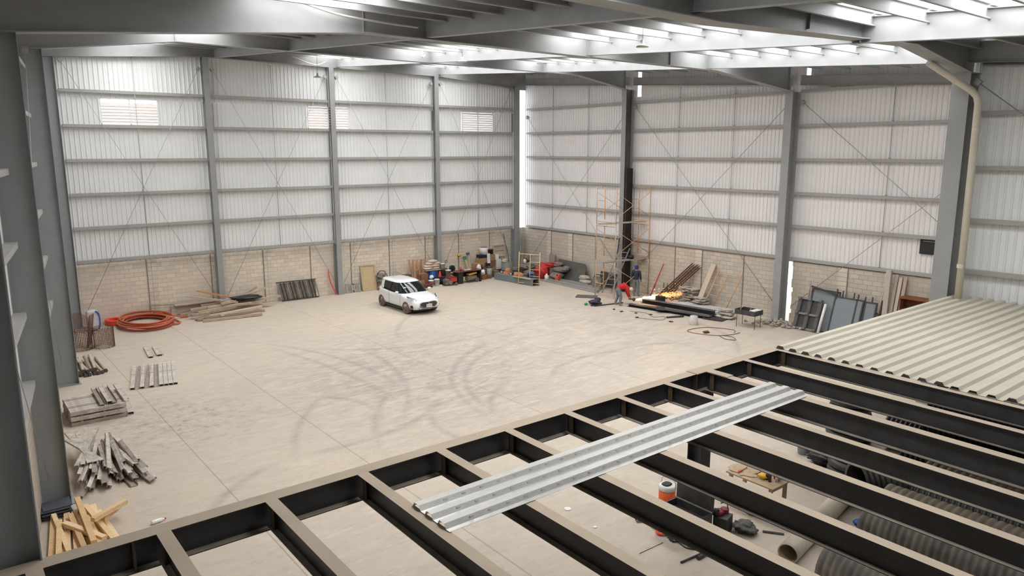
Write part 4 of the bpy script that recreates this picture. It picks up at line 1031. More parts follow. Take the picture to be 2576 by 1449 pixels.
# rusty wire mesh rolls
def mesh_roll(c, r, h, label, tilt=0.0, lid=True):
    t = thing('wire_mesh_roll', label, 'wire mesh', c); m = MB()
    for k in range(44):
        a = 2 * PI * k / 44; m.tube([(r * math.cos(a), r * math.sin(a), .0), (r * math.cos(a), r * math.sin(a), h)], .0068, 4, caps=False, smooth=False)
    for k in range(int(h / .06) + 1):
        z = k * .06; m.tube([(r * math.cos(2 * PI * q / 20), r * math.sin(2 * PI * q / 20), z) for q in range(20)], .0068, 4, closed=True, smooth=False)
    m.build('wire_wall', WIRE, t)
    if lid:
        m = MB(); R2 = Matrix.Rotation(tilt, 3, 'X'); n = 18
        for k in range(-n // 2, n // 2 + 1):
            q = k / (n / 2) * r * .98; w_ = math.sqrt(max(r * r - q * q, 0))
            for a, b in (((q, -w_, 0), (q, w_, 0)), ((-w_, q, 0), (w_, q, 0))):
                A, B = R2 @ Vector(a) + Vector((0, r * .6, h + r * .5)), R2 @ Vector(b) + Vector((0, r * .6, h + r * .5)); m.tube([A, B], .0068, 4, caps=False, smooth=False)
        m.build('loose_mesh_panel', WIRE, t)
mesh_roll((-27.08, -4.35, 0), .42, .85, 'rusty round wire mesh basket half hidden behind the third left column', R(70))
mesh_roll((-26.25, -4.45, 0), .38, .85, 'rusty round wire mesh basket standing beside the orange tube coil', R(0), False)
m = MB(); 
for k in range(16):
    a = -.9 + k * .1; m.tube([(-26.75 + .14 * math.sin(a * 2), -4.1 + a * .5, .05), (-26.55 + .14 * math.sin(a * 2), -4.0 + a * .45, 1.15 + .2 * math.cos(a))], .0068, 4)
for k in range(14): m.tube([(-26.88 + k * .012, -4.6, .1 + k * .085), (-26.62 + k * .012, -3.55, .1 + k * .085)], .0068, 4)
tag(m.build('mesh_sheet', WIRE), 'curved rusty wire mesh sheet leaning between the two mesh baskets', 'wire mesh')
# white sack with a blue strap
t = thing('white_sack', 'white woven sack with a blue strap behind the wire mesh baskets', 'sack', (-26.1, -1.0, 0))
m = MB(); m.blob((0, 0, .48), (.5, .4, .94), 4, .05, 16, 12, flat=.4); m.build('sack_body', mat('woven_white', (.60, .60, .62), .7, var=.25, scale=9, bump=.3), t)
m = MB(); m.tube([(.12, -.2, .92), (.24, -.2, .8), (.27, -.18, .55), (.26, -.2, .3), (.2, -.22, .08)], .03, 8); m.build('strap', BLUE, t)
# coils
t = thing('hose_coil', 'bright red flat hose coiled up by the back wall', 'hose', (-25.1, -.15, 0))
m = MB()
for k in range(20): m.tube([((.22 + .045 * (k % 4)) * math.cos(2 * PI * q / 28), (.36 + .05 * (k % 4)) * math.sin(2 * PI * q / 28), .03 + (k // 4) * .045) for q in range(28)], .026, 7, closed=True)
m.build('coil', REDH, t)
t = thing('tube_coil', 'large coil of orange-brown plastic tube lying on the floor', 'pipe coil', (-23.98, -1.35, 0))
m = MB(); pts = []
for q in range(0, 8 * 36):
    a = 2 * PI * q / 36; k = q / 36; rx = 1.02 + .12 * math.sin(k * 2.1); ry = 1.45 + .12 * math.cos(k * 1.7)
    pts.append((rx * math.cos(a) + .05 * math.sin(k * 3), ry * math.sin(a) + .07 * math.sin(k), .045 + .036 * k + (.05 if int(k) % 2 else 0)))
m.tube(pts, .042, 8); m.build('coil', TUBE, t)
m = MB(); m.tube([(.6, 1.2, .33), (.9, .9, .30), (1.3, .55, .2), (1.62, .42, .1), (1.95, .45, .05)], .042, 8)
m.tube([(.85, -.8, .1), (1.15, -.9, .06), (1.35, -.55, .05), (1.3, .1, .06), (.95, .5, .12)], .042, 8); m.build('loose_end', TUBE, t)
# jumbled old timber
TL = [((-21.75, -2.45), (-19.05, -2.75), .06, 0), ((-21.6, -2.2), (-18.9, -2.35), .15, 0), ((-21.95, -1.9), (-20.9, -1.8), .05, 0), ((-21.3, -1.95), (-18.6, -1.5), .16, 0), ((-21.65, -1.3), (-18.4, -1.0), .28, 0),
      ((-21.9, -.95), (-17.2, -.35), .36, 0), ((-22.0, -1.55), (-18.1, -.7), .22, 0), ((-22.3, -.75), (-21.0, -.6), .12, 0), ((-21.3, -.6), (-19.0, -.5), .44, 0), ((-21.9, -2.05), (-19.4, -1.9), .08, 0),
      ((-20.5, -1.2), (-18.2, -.4), .52, 0), ((-19.6, -1.5), (-18.6, -1.9), .06, 0), ((-22.1, -1.3), (-21.2, -1.6), .2, 0), ((-20.9, -2.3), (-18.7, -1.75), .2, 0), ((-21.1, -1.0), (-19.0, -1.25), .36, 0), ((-20.2, -.8), (-17.8, -.9), .14, 0)]
for (a, b, z, _) in TL: plank('timber_beam', (a[0], a[1], z), (b[0], b[1], z + .03), .13, .11, WOODO, 'brown timber length in the low jumbled pile against the back wall', 'timber', 'jumbled timber pile')
plank('timber_beam', (-21.35, -.25, 1.15), (-19.3, -.75, .52), .11, .08, WOODR, 'orange-brown beam sticking up highest on the left of the jumbled timber pile', 'timber', None)
plank('timber_beam', (-21.85, -.3, .92), (-19.6, -1.0, .46), .12, .09, WOODO, 'pale beam sticking up below the orange-brown one on the left of the timber pile', 'timber', None)
plank('timber_beam', (-20.3, -1.0, .50), (-17.85, -.15, .88), .11, .09, WOODO, 'long pale beam rising to the right across the top of the timber pile', 'timber', None)
plank('timber_beam', (-19.9, -.9, .48), (-18.3, -.05, .95), .05, .09, WOODO, 'thin plank rising to the right at the top of the timber pile', 'timber', None)
plank('timber_board', (-23.5, .1, .62), (-21.7, -.05, .50), .05, .05, WOODO, 'thin lath sticking out left from the timber pile', 'timber', None)
m = MB(); m.box((-21.35, .02, .26), (2.4, .18, .44)); m.box((-20.6, -.15, .52), (3.6, .3, .05)); tag(m.build('shuttering_box', WOODG), 'grey shuttering box behind the jumbled timber pile', 'box')
m = MB(); m.blob((-19.15, -.85, .62), (1.7, .5, .3), 8, .2, 18, 10); tag(m.build('plastic_wrap', TARP), 'crumpled black plastic sheet on the timber pile', 'plastic sheet')
# metal rack
t = thing('metal_rack', 'dark metal rack with upright bars leaning on the back wall', 'rack', (-16.05, -.02, 0))
m = MB(); m.bar((-1.15, .12, 1.03), (1.1, .12, 1.0), .05, .05); m.bar((-.95, -.1, .05), (1.15, -.1, .05), .05, .05); m.build('rails', BLACKM, t)
for k in range(13): m = MB(); x = -1.1 + k * .178; m.bar((x, .1, 1.0), (x + .14, -.08, .05), .03, .045); m.build('upright_bar', BLACKM if k % 3 else PEWTER, t)
m = MB(); m.box((.05, .17, .5), (2.1, .02, .9)); m.build('back_sheet', mat('stained_sheet', (.3, .25, .2), .8, var=.6, scale=5, dust=(.14, .12, .1)), t)
# red hose end hanging by the post
m = MB(); m.tube([(-14.15, .12, 1.45), (-14.17, .1, 1.15), (-14.1, .05, .7), (-13.98, -.05, .35), (-13.85, -.2, .03)], .035, 8); tag(m.build('red_hose', REDH), 'red hose curving down the back wall beside the post', 'hose')
# formwork frames and the leaning panel
for k, (x, lab) in enumerate(((-12.95, 'left of two small grey formwork frames leaning by the post'), (-12.62, 'right of two small grey formwork frames leaning by the post'))):
    t = thing('formwork_frame', lab, 'frame', (x, -.1, 0)); m = MB()
    m.bar((-.22, .0, .0), (-.20, .2, .5), .07, .05); m.bar((.24, -.02, .0), (.24, .2, .45), .07, .05); m.bar((-.22, .18, .47), (.26, .18, .44), .06, .07); m.bar((-.22, .03, .07), (.24, .03, .07), .06, .07); m.build('frame_bars', PEWTER, t)
t = thing('plywood_board', 'pale wooden panel with a raised rim leaning on the back wall beside the car', 'panel', (-11.75, -.08, 0), R(-3))
m = MB(); Mx = Matrix.Rotation(R(-13), 3, 'X'); m.box(Mx @ Vector((0, 0, .74)), (.86, .03, 1.44), Mx); m.build('board', PLY, t)
m = MB()
for c, d in (((-.43, -.03, .74), (.05, .06, 1.48)), ((.43, -.03, .74), (.05, .06, 1.48)), ((0, -.03, .02), (.9, .06, .05)), ((0, -.03, 1.46), (.9, .06, .05))): m.box(Mx @ Vector(c), d, Mx)
m.build('rim', WOODO, t)
t = thing('old_machine', 'dirty brown machine with bent tubes behind the back of the car', 'machine', (-11.0, -.15, 0))
m = MB(); m.blob((0, 0, .45), (.6, .5, .5), 3, .2); m.blob((-.05, 0, .8), (.5, .4, .4), 5, .25); m.cyl((-.1, -.2, 0), .2, .3, 14); m.build('engine_block', MACH, t)
m = MB(); m.tube([(-.25, 0, .7), (-.3, -.1, 1.0), (-.1, -.1, 1.12), (.2, 0, 1.05), (.28, 0, .8)], .025, 8); m.tube([(.1, -.2, .3), (.3, -.25, .6), (.2, -.2, .95)], .025, 8); m.build('pipes', RUST, t)

# ================================================================== CLUTTER ALONG THE BACK WALL
def bucket(x, y, z, r, h, M_, label, lid=None, band=None, cat='bucket', handle=True):
    t = thing('bucket', label, cat, (x, y, z)); m = MB(); m.lathe([(0, .005), (r * .84, .0), (r, h), (r * 1.04, h - .02), (r * 1.04, h), (r * .95, h), (r * .82, .03), (0, .03)], n=20); m.build('pail', M_, t)
    if lid: m = MB(); m.cyl((0, 0, h), r * 1.05, .02, 20); m.build('lid', lid, t)
    if band: m = MB(); m.lathe([(r * .91, h * .35), (r * .965, h * .72)], n=20); o = m.build('printed_band', band, t); o.scale = (1.015, 1.015, 1)
    if handle: m = MB(); m.tube([(-r, 0, h - .03), (-r * .8, -r * .7, h * .55), (0, -r * 1.05, h * .45), (r * .8, -r * .7, h * .55), (r, 0, h - .03)], .005, 5); m.build('handle', ROD, t)
    return t
def carton(x, y, z, d, M_, label, rz=0.0, open_=False, tape=True, group=None):
    t = thing('cardboard_box', label, 'box', (x, y, z), rz, group); m = MB()
    if open_:
        w_, l, h = d
        for c, q in (((0, 0, .005), (w_, l, .01)), ((-w_ / 2, 0, h / 2), (.008, l, h)), ((w_ / 2, 0, h / 2), (.008, l, h)), ((0, -l / 2, h / 2), (w_, .008, h)), ((0, l / 2, h / 2), (w_, .008, h))): m.box(c, q)
        m.build('carton', M_, t)
        for s_ in (-1, 1): m = MB(); m.box((s_ * (w_ / 2 + .06), 0, h - .03), (.16, l, .006), Matrix.Rotation(R(35) * s_, 3, 'Y')); m.build('flap', M_, t)
    else:
        m.box((0, 0, d[2] / 2), d); m.build('carton', M_, t)
        if tape: m = MB(); m.box((0, 0, d[2] + .001), (d[0], .05, .002)); m.box((-d[0] / 2 - .001, 0, d[2] - .06), (.002, .05, .12)); m.build('tape', mat('tape', (.45, .33, .2), .3), t)
    return t
def trestle(x, label, lean=.32):
    t = thing('wooden_trestle', label, 'trestle', (x, -.35, 0))
    for s_ in (-1, 1):
        for q in (0, 1):
            m = MB(); m.bar((s_ * (.26 - .06 * q), -.25 + .18 * q, 0), (s_ * (.07 + .05 * q), .22 + .05 * q, 1.5), .05, .04); m.build('leg', WOODR, t)
    m = MB(); m.bar((-.17, .03, .95), (.17, .03, .95), .05, .07); m.bar((-.14, .2, 1.46), (.14, .2, 1.46), .05, .05); m.build('crossbar', WOODR, t)
trestle(-8.72, 'left reddish wooden trestle leaning on the back wall behind the car'); trestle(-8.12, 'right reddish wooden trestle leaning on the back wall behind the car')
for k in range(4):
    x = -8.95 + k * .28; m = MB(); m.bar((x, -.22, 0), (x + .03, .2, 1.52 - .03 * k), .06, .03); tag(m.build('timber_batten', WOODR), 'reddish slat behind the two wooden trestles, %s from the left' % ORD[k], 'batten')
m = MB(); m.bar((-9.9, .1, 1.0), (-8.85, -.9, .25), .05, .05); tag(m.build('pale_stick', WOODN), 'pale stick leaning behind the car roof', 'stick')
m = MB(); m.blob((-9.45, -.2, .6), (.8, .5, .3), 3, .2); m.blob((-9.5, -.25, .3), (.6, .5, .6), 5, .2); tag(m.build('tarpaulin_bundle', mat('olive_bundle', (.09, .09, .06), .9, var=.5, scale=8)), 'dark olive bundle left of the wooden trestles', 'bundle')
bucket(-9.95, -.35, 0, .2, .5, PEWTER, 'grey dented can behind the car roof', handle=False, cat='can')
m = MB(); m.blob((-10.3, -.3, .18), (.7, .5, .36), 9, .2); tag(m.build('rag_heap', BLACKM), 'dark rag heap behind the left end of the car roof', 'rags')
# sacks on a board over drums
t = thing('drum', 'blue plastic drum under the pink cement sacks', 'drum', (-7.72, -.4, 0)); m = MB(); m.lathe([(0, 0), (.27, 0), (.29, .05), (.29, .3), (.30, .33), (.29, .36), (.29, .8), (.27, .85), (0, .85)], n=24); m.build('drum_body', BLUE, t)
t = thing('drum', 'black drum standing under the white bucket at the post', 'drum', (-7.02, -.55, 0)); m = MB(); m.lathe([(0, 0), (.27, 0), (.28, .8), (.30, .83), (.30, .87), (0, .87)], n=24); m.build('drum_body', BLACKM, t)
m = MB(); m.box((-7.75, -.42, .87), (1.05, .62, .03)); tag(m.build('wooden_plank', WOODO), 'board carrying the pink cement sacks', 'board')
for k, (x, y, z, r_) in enumerate(((-8.0, -.45, .97, .2), (-7.5, -.42, .97, -.1), (-7.95, -.42, 1.11, -.2), (-7.5, -.45, 1.11, .15), (-7.85, -.42, 1.25, .3), (-7.45, -.40, 1.25, -.3), (-7.65, -.42, 1.38, .1))):
    m = MB(); m.blob((x, y, z), (.62, .42, .16), k, .06, 14, 8, flat=.7, rot=r_); tag(m.build('cement_sack', SACKP), 'pinkish cement sack in the pile on the board beside the post, %s course' % ('lowest', 'lowest', 'second', 'second', 'third', 'third', 'topmost')[k], 'sack', 'pink sacks course %d' % (k // 2))
bucket(-7.02, -.55, .88, .15, .3, WHITE, 'white bucket standing on the black drum in front of the post')
t = thing('traffic_cone', 'small red and white cone between the two drums', 'cone', (-7.42, -.85, .45)); m = MB(); m.lathe([(.12, 0), (.03, .36), (0, .37)], n=16); m.box((0, 0, .01), (.26, .26, .02)); m.build('cone_body', REDP, t); m = MB(); m.lathe([(.088, .12), (.058, .24)], n=16); o = m.build('white_band', WHITE, t); o.scale = (1.02, 1.02, 1)
m = MB(); m.box((-7.45, -.8, .22), (.75, .5, .44)); tag(m.build('dark_crate', NAVY), 'dark blue crate below the small red cone', 'crate')
for k, (x, y) in enumerate(((-7.7, -1.08), (-7.42, -1.1), (-7.18, -1.1))):
    m = MB(); m.blob((x, y, .16), (.24, .24, .32), k, .1, flat=.8); tag(m.build('navy_jug', NAVY), 'navy plastic jug on the floor in front of the dark crate', 'jug', 'navy jugs')
bucket(-6.88, -.95, .42, .17, .38, WHITE, 'white paint bucket standing on a box left of the desk', lid=WHITE)
carton(-6.9, -.95, 0, (.5, .45, .42), CARDD, 'brown box under the white paint bucket left of the desk')
bucket(-8.3, -1.25, 0, .17, .38, WHITE, 'white bucket with a magenta label, behind the car windscreen', band=mat('magenta_print', (.4, .03, .12), .5))
bucket(-7.93, -1.3, 0, .16, .4, WHITE, 'white bucket right of the one with a magenta label', lid=WHITE)
m = MB(); m.blob((-8.1, -1.0, .52), (.3, .2, .25), 2, .15); tag(m.build('white_bag', WHITE), 'crumpled white bag above the white buckets behind the car', 'bag')
carton(-8.95, -1.0, .0, (.45, .4, .45), CARD, 'open cardboard box just behind the top of the windscreen', .2, True)
carton(-8.55, -.7, .0, (.5, .45, .75), CARDD, 'tall brown cardboard box at the foot of the right trestle', .1)
m = MB(); m.blob((-9.35, -1.1, .32), (.3, .3, .3), 3, .15); tag(m.build('red_bag', mat('coral_bag', (.7, .12, .1), .6)), 'coral red bag behind the car roof', 'bag')
m = MB(); m.blob((-9.1, -1.15, .3), (.26, .26, .24), 6, .15); tag(m.build('pale_bag', PVC), 'pale bag beside the coral red bag', 'bag')
m = MB(); m.box((-8.75, -1.35, .1), (.75, .35, .2)); tag(m.build('wooden_tray', RUST), 'dark red tray on the floor behind the windscreen', 'tray')
m = MB(); m.box((-7.6, -1.28, .02), (.4, .3, .03), .3); tag(m.build('white_tub_cover', WHITE), 'white lid lying on the floor by the red generator', 'lid')
# generator
t = thing('generator', 'red generator with a black frame on the floor left of the desk', 'generator', (-7.18, -1.55, 0), R(-8))
m = MB()
for s_ in (-1, 1): m.tube([(-.42, s_ * .24, .04), (-.42, s_ * .24, .5), (.38, s_ * .24, .5), (.38, s_ * .24, .04)], .02, 8); 
for x in (-.42, .38): m.tube([(x, -.24, .5), (x, .24, .5)], .02, 8); m.tube([(x, -.24, .06), (x, .24, .06)], .02, 8)
m.build('frame', BLACK, t)
m = MB(); m.box((.16, -.02, .36), (.42, .46, .26)); m.build('fuel_tank', REDP, t)
m = MB(); m.box((-.18, 0, .22), (.36, .36, .3)); m.blob((-.3, -.05, .3), (.25, .3, .3), 2, .1); m.cyl((-.05, -.2, .2), .12, .1, 14, M=Matrix.Rotation(R(90), 3, 'X')); m.build('engine_block', MACH, t)
for s_ in (-1, 1): m = MB(); m.cyl((.3, s_ * .27, .1), .1, .05, 14, M=Matrix.Rotation(R(90), 3, 'X')); m.build('wheel', TYRE, t)
# shovel
t = thing('shovel', 'shovel with a D handle leaning on the back wall left of the desk', 'shovel', (-6.5, -.45, 0)); m = MB(); m.tube([(.05, -.1, .3), (.12, .45, 1.15)], .018, 8); m.build('shaft', WOODO, t)
m = MB(); m.tube([(.05, .45, 1.12), (.02, .47, 1.22), (.22, .47, 1.22), (.18, .45, 1.12)], .015, 6); m.build('grip', BLACKM, t); m = MB(); m.blob((.05, -.15, .17), (.24, .05, .34), 1, .02); m.build('blade', PEWTER, t)
# desk
t = thing('desk', 'desk with a dark red top and black side panels by the back wall', 'desk', (-5.72, -1.35, 0), R(-2))
m = MB(); m.box((0, 0, .735), (1.75, .72, .035)); m.box((-.85, -.12, .735), (.35, .48, .034), .5); m.build('desk_top', MAHOG, t)
for x in (-.68, .78): m = MB(); m.box((x, 0, .36), (.09 if x > 0 else .34, .6, .72)); m.build('side_panel', BLACK, t)
m = MB(); m.box((.05, .18, .52), (1.4, .03, .38)); m.build('modesty_panel', BLACK, t)
m = MB(); m.blob((-5.88, -1.38, .775), (.28, .2, .04), 3, .2); tag(m.build('crumpled_paper', WHITE), 'crumpled white paper on the desk, left one', 'paper')
m = MB(); m.blob((-5.58, -1.35, .78), (.3, .2, .05), 5, .2); tag(m.build('crumpled_paper', WHITE), 'crumpled white paper on the desk, right one', 'paper')
t = thing('plastic_bottle', 'pinkish bottle standing on the desk', 'bottle', (-6.12, -1.2, .753)); m = MB(); m.lathe([(0, 0), (.06, 0), (.06, .17), (.02, .22), (.02, .26), (0, .26)], n=12); m.build('bottle_body', mat('pink', (.5, .12, .12), .5), t)
t = thing('office_chair', 'black office chair behind the desk, only its rounded back showing', 'chair', (-6.35, -.75, 0)); m = MB(); m.blob((0, .15, .82), (.48, .1, .42), 1, .03, flat=.8); m.build('backrest', BLACK, t)
m = MB(); m.blob((0, -.1, .5), (.46, .46, .1), 1, .03, flat=.7); m.build('seat', BLACK, t); m = MB(); m.tube([(0, -.1, .1), (0, -.1, .48)], .03, 8)
for k in range(5): m.bar((0, -.1, .1), (.26 * math.cos(k * 1.257), -.1 + .26 * math.sin(k * 1.257), .04), .04, .04)
m.build('star_base', BLACK, t)
t = thing('compressor', 'dusty compressor with an orange-yellow cover under the desk', 'machine', (-5.5, -1.45, 0), R(4))
m = MB(); m.cyl((-.38, 0, .25), .17, .7, 18, M=Matrix.Rotation(R(90), 3, 'Y')); m.build('air_tank', MACH, t); m = MB(); m.box((.02, 0, .53), (.62, .28, .1), Matrix.Rotation(R(-6), 3, 'Y')); m.build('cover', mat('yellow_cover', (.72, .38, .05), .5), t)
for x in (.28,): m = MB(); m.cyl((x, -.2, .14), .14, .05, 18, M=Matrix.Rotation(R(90), 3, 'X')); m.build('wheel', TYRE, t)
m = MB(); m.tube([(-.45, -.15, .03), (.4, -.15, .03), (.4, .15, .03), (-.45, .15, .03)], .02, 6, closed=True); m.build('skid', MACH, t)
bucket(-6.15, -1.3, 0, .12, .36, WHITE, 'small white tub under the left end of the desk', handle=False)
# brooms
def broom(x, z, M_, M2, lab, kind):
    t = thing('broom', lab, 'broom', (x, -.15, 0)); m = MB(); m.tube([(0, -.25, .0), (.03, .25, z)], .013, 6); m.build('handle', WOODN, t)
    m = MB(); m.poly([(-.05, .22, z - .02), (.11, .22, z - .02), (.16, .25, z + .16), (-.10, .25, z + .16)], (0, .06, 0)); m.build('bristles', M_, t)
    m = MB(); m.box((.03, .25, z), (.18, .07, .05)); m.build('head', M2, t)
broom(-5.36, 1.42, mat('yellow_bristle', (.7, .42, .05), .7), RUST, 'yellow broom standing head up against the back wall', 0)
broom(-4.92, 1.2, GREENP, GREENP, 'green broom standing head up against the back wall', 0)
broom(-4.68, 1.42, mat('violet_bristle', (.08, .07, .13), .7), PEWTER, 'violet-grey broom standing head up against the back wall', 0)
m = MB(); m.bar((-4.62, -.3, .0), (-4.78, .2, 1.22), .07, .03); tag(m.build('timber_batten', WOODN), 'pale slat leaning in front of the brooms', 'batten')
# box tower
carton(-4.35, -.55, .62, (.62, .5, .33), CARD, 'brown carton low in the box stack right of the brooms')
carton(-4.0, -.5, 0, (.95, .6, .62), CARDD, 'broad brown carton at the foot of the box stack')
carton(-4.0, -.45, .95, (.60, .45, .30), CARD, 'brown carton under the black crate in the box stack')
m = MB(); m.box((-3.98, -.45, 1.36), (.55, .4, .2)); tag(m.build('black_crate', BLACK), 'black crate near the top of the box stack', 'crate')
m = MB(); m.box((-4.45, -.62, .60), (.8, .5, .02)); tag(m.build('thin_board', WOODR), 'thin board sticking out left from under the cartons', 'board')
t = thing('white_bin', 'white bin with a brown rim on top of the black crate', 'bin', (-3.78, -.42, 1.46)); m = MB(); m.lathe([(0, 0), (.24, 0), (.27, .42), (.25, .44)], n=20); m.build('bin_body', PAPER, t); m = MB(); m.cyl((0, 0, .43), .25, .02, 20); m.build('brown_rim', CARDD, t)
m = MB(); m.box((-3.62, -.72, 1.22), (.22, .03, .62), Matrix.Rotation(R(-4), 3, 'X')); tag(m.build('white_strip', PAPER), 'white paper strip hanging down the front of the box stack', 'paper')
carton(-3.22, -.35, 0, (.42, .5, .62), CARD, 'brown carton at the foot of the tall narrow box column')
carton(-3.22, -.35, .62, (.42, .5, .40), CARDD, 'middle brown carton of the tall narrow box column')
carton(-3.22, -.35, 1.02, (.42, .45, .40), CARD, 'top brown carton of the tall narrow box column')
bucket(-3.18, -.35, 1.44, .19, .28, BLACKM, 'dark pot on top of the tall box column', handle=False, cat='pot')
carton(-2.72, -.45, .42, (.36, .32, .62), PAPER, 'tall white carton with dark print beside the box column')
carton(-2.84, -.45, 1.04, (.26, .28, .34), PAPER, 'small white carton on the tall white carton')
carton(-2.75, -.55, 0, (.6, .55, .4), CARDD, 'open brown box on the floor below the white cartons', .2, True)
carton(-3.25, -.95, 0, (.3, .3, .42), mat('olive_carton', (.22, .18, .09), .8), 'olive box on the floor in front of the box column')
t = thing('steel_can', 'tall grey steel can with a dark rim in front of the box stack', 'can', (-3.78, -1.0, 0)); m = MB(); m.lathe([(0, 0), (.16, 0), (.17, .35), (.16, .37), (.18, .72), (0, .72)], n=20); m.build('can_body', PEWTER, t); m = MB(); m.lathe([(.185, .66), (.19, .74), (.16, .74)], n=20); m.build('rim', BLACK, t)
m = MB(); m.blob((-4.42, -1.15, .45), (.34, .3, .38), 4, .15); tag(m.build('white_bag', WHITE), 'full white bag right of the desk', 'bag')
carton(-4.38, -1.12, 0, (.4, .36, .27), CARDD, 'low brown box under the full white bag')
m = MB(); m.blob((-4.55, -.95, .75), (.3, .2, .42), 7, .12); tag(m.build('white_cloth', WHITE), 'white cloth draped above the right end of the desk', 'cloth')
m = MB(); m.blob((-4.28, -.85, .7), (.16, .3, .36), 2, .05); tag(m.build('black_drum_cover', BLACK), 'black round lid standing behind the white cloth', 'lid')
m = MB(); m.box((-3.95, -1.1, .12), (.25, .25, .24)); tag(m.build('small_box', CARDD), 'small brown box with a white label on the floor', 'box')
# wooden shelf frame on the wall, leaning cane
t = thing('shelf_frame', 'brown open wooden frame leaning in the corner of the back wall', 'frame', (-2.1, .0, 0)); m = MB()
for x in (-.48, .42): m.bar((x, -.1, 0), (x, .2, 1.9), .06, .05)
for z in (1.15, 1.86): m.box((-.03, .05 + z * .07, z), (.9, .14, .05))
m.box((-.03, .22, 1.68), (.9, .03, .34)); m.build('frame_bars', WOODG, t)
m = MB(); m.tube([(-1.75, .15, 2.6), (-1.62, .1, 1.9), (-1.45, .05, 1.2), (-1.40, -.05, .5)], .02, 6); tag(m.build('bent_conduit', BLACKM), 'bent dark conduit hanging down the corner wall', 'conduit')
# corner: grey plates, post, steel box beam and what lies on it
t = thing('sheet_roll', 'grey-green rolled sheet standing upright in the corner', 'sheet roll', (-2.85, -1.65, 0)); m = MB(); m.lathe([(.36, 0), (.36, .98), (.33, .98), (.33, 0)], n=24); m.build('roll', mat('grey_green', (.17, .175, .155), .6, var=.3, scale=4), t)
m = MB(); m.blob((-2.6, -1.1, 1.0), (.4, .3, .3), 5, .2); tag(m.build('straw_bundle', SACK), 'pale ragged bundle behind the rolled sheet', 'bundle')
m = MB(); m.tube([(-1.62, -1.25, .0), (-.42, -.15, 2.4)], .075, 14); tag(m.build('leaning_pipe', mat('grey_pipe', (.16, .17, .17), .5)), 'grey pipe leaning against the corner column', 'pipe')
t = thing('box_girder', 'open-ended grey steel box girder lying on the floor near the corner', 'girder', (-3.45, -3.3, 0), R(5.5))
m = MB(); m.box((-.24, 0, .2), (.012, 3.4, .4)); m.box((.24, 0, .2), (.012, 3.4, .4)); m.box((0, 0, .395), (.49, 3.4, .012)); m.box((0, 0, .02), (.45, 3.4, .012)); m.build('plates', mat('grey_girder', (.19, .21, .215), .5, var=.15, scale=3), t)
m = MB(); m.box((-.17, -.85, .425), (.16, 1.5, .05)); tag(m.build('plank', WOODO), 'pale plank lying on the grey box girder', 'plank'); bpy.data.objects['plank'].location = (-3.66, -4.15, .402); bpy.data.objects['plank'].rotation_euler.z = R(5.5)
for k, (x, y, z, lab) in enumerate(((-3.28, -2.25, .52, 'upper orange clay pot, stacked over the bricks on the box girder'), (-3.45, -3.35, .402, 'left of the two orange clay pots on the box girder'), (-3.42, -3.72, .402, 'right of the two orange clay pots on the box girder'))):
    t = thing('clay_pot', lab, 'pot', (x, y, z)); m = MB(); m.lathe([(0, 0), (.13, 0), (.17, .06), (.17, .14), (.15, .18), (.165, .20), (.15, .2), (.1, .15)], n=18); m.build('pot_body', CLAY, t)
m = MB(); m.box((-3.3, -2.25, .46), (.35, .5, .115)); tag(m.build('brick_stack', CLAY), 'block of orange bricks under the upper clay pot', 'bricks')
for k, (y, lab) in enumerate(((-1.9, 'white-labelled tin at the far end of the box girder'), (-2.85, 'white-labelled tin between the clay pots'))):
    t = thing('tin', lab, 'tin', (-3.4, y, .402)); m = MB(); m.box((0, 0, .08), (.2, .22, .16)); m.build('tin_body', BLACKM, t); m = MB(); m.box((-.102, 0, .08), (.004, .14, .1)); m.build('label_patch', WHITE, t)
t = bucket(-3.02, -4.15, .0, .2, .62, BLUE, 'blue bucket behind the yellow frame', handle=False)
# yellow scaffold frame leaning upright
def ladder_frame(t, w_, h, M_, off=.42, r=.022):
    m = MB(); m.tube([(-w_ / 2, 0, 0), (-w_ / 2, 0, h)], r, 8); m.build('upright', M_, t); m = MB(); m.tube([(w_ / 2, 0, 0), (w_ / 2, 0, h)], r, 8); m.build('upright', M_, t)
    m = MB(); m.tube([(-w_ / 2, 0, h * .93), (w_ / 2, 0, h * .93)], r * .9, 8); m.build('top_rail', M_, t); m = MB(); m.tube([(-w_ / 2, 0, h * .06), (w_ / 2, 0, h * .06)], r * .9, 8); m.build('bottom_rail', M_, t)
    return t
t = thing('scaffold_section', 'yellow scaffold ladder frame leaning over the end of the box girder', 'scaffold frame', (-3.45, -4.52, .0), R(-62)); t.rotation_euler = Euler((R(-4), 0, R(-62)))
ladder_frame(t, 1.35, 2.0, YELLOW, r=.028); m = MB(); m.tube([(.05, 0, .12), (.05, 0, 1.84)], .022, 8); m.build('inner_post', YELLOW, t)
for z in (.55, .95, 1.4): m = MB(); m.tube([(.05, 0, z), (.67, 0, z)], .018, 8); m.build('rung', YELLOW, t)
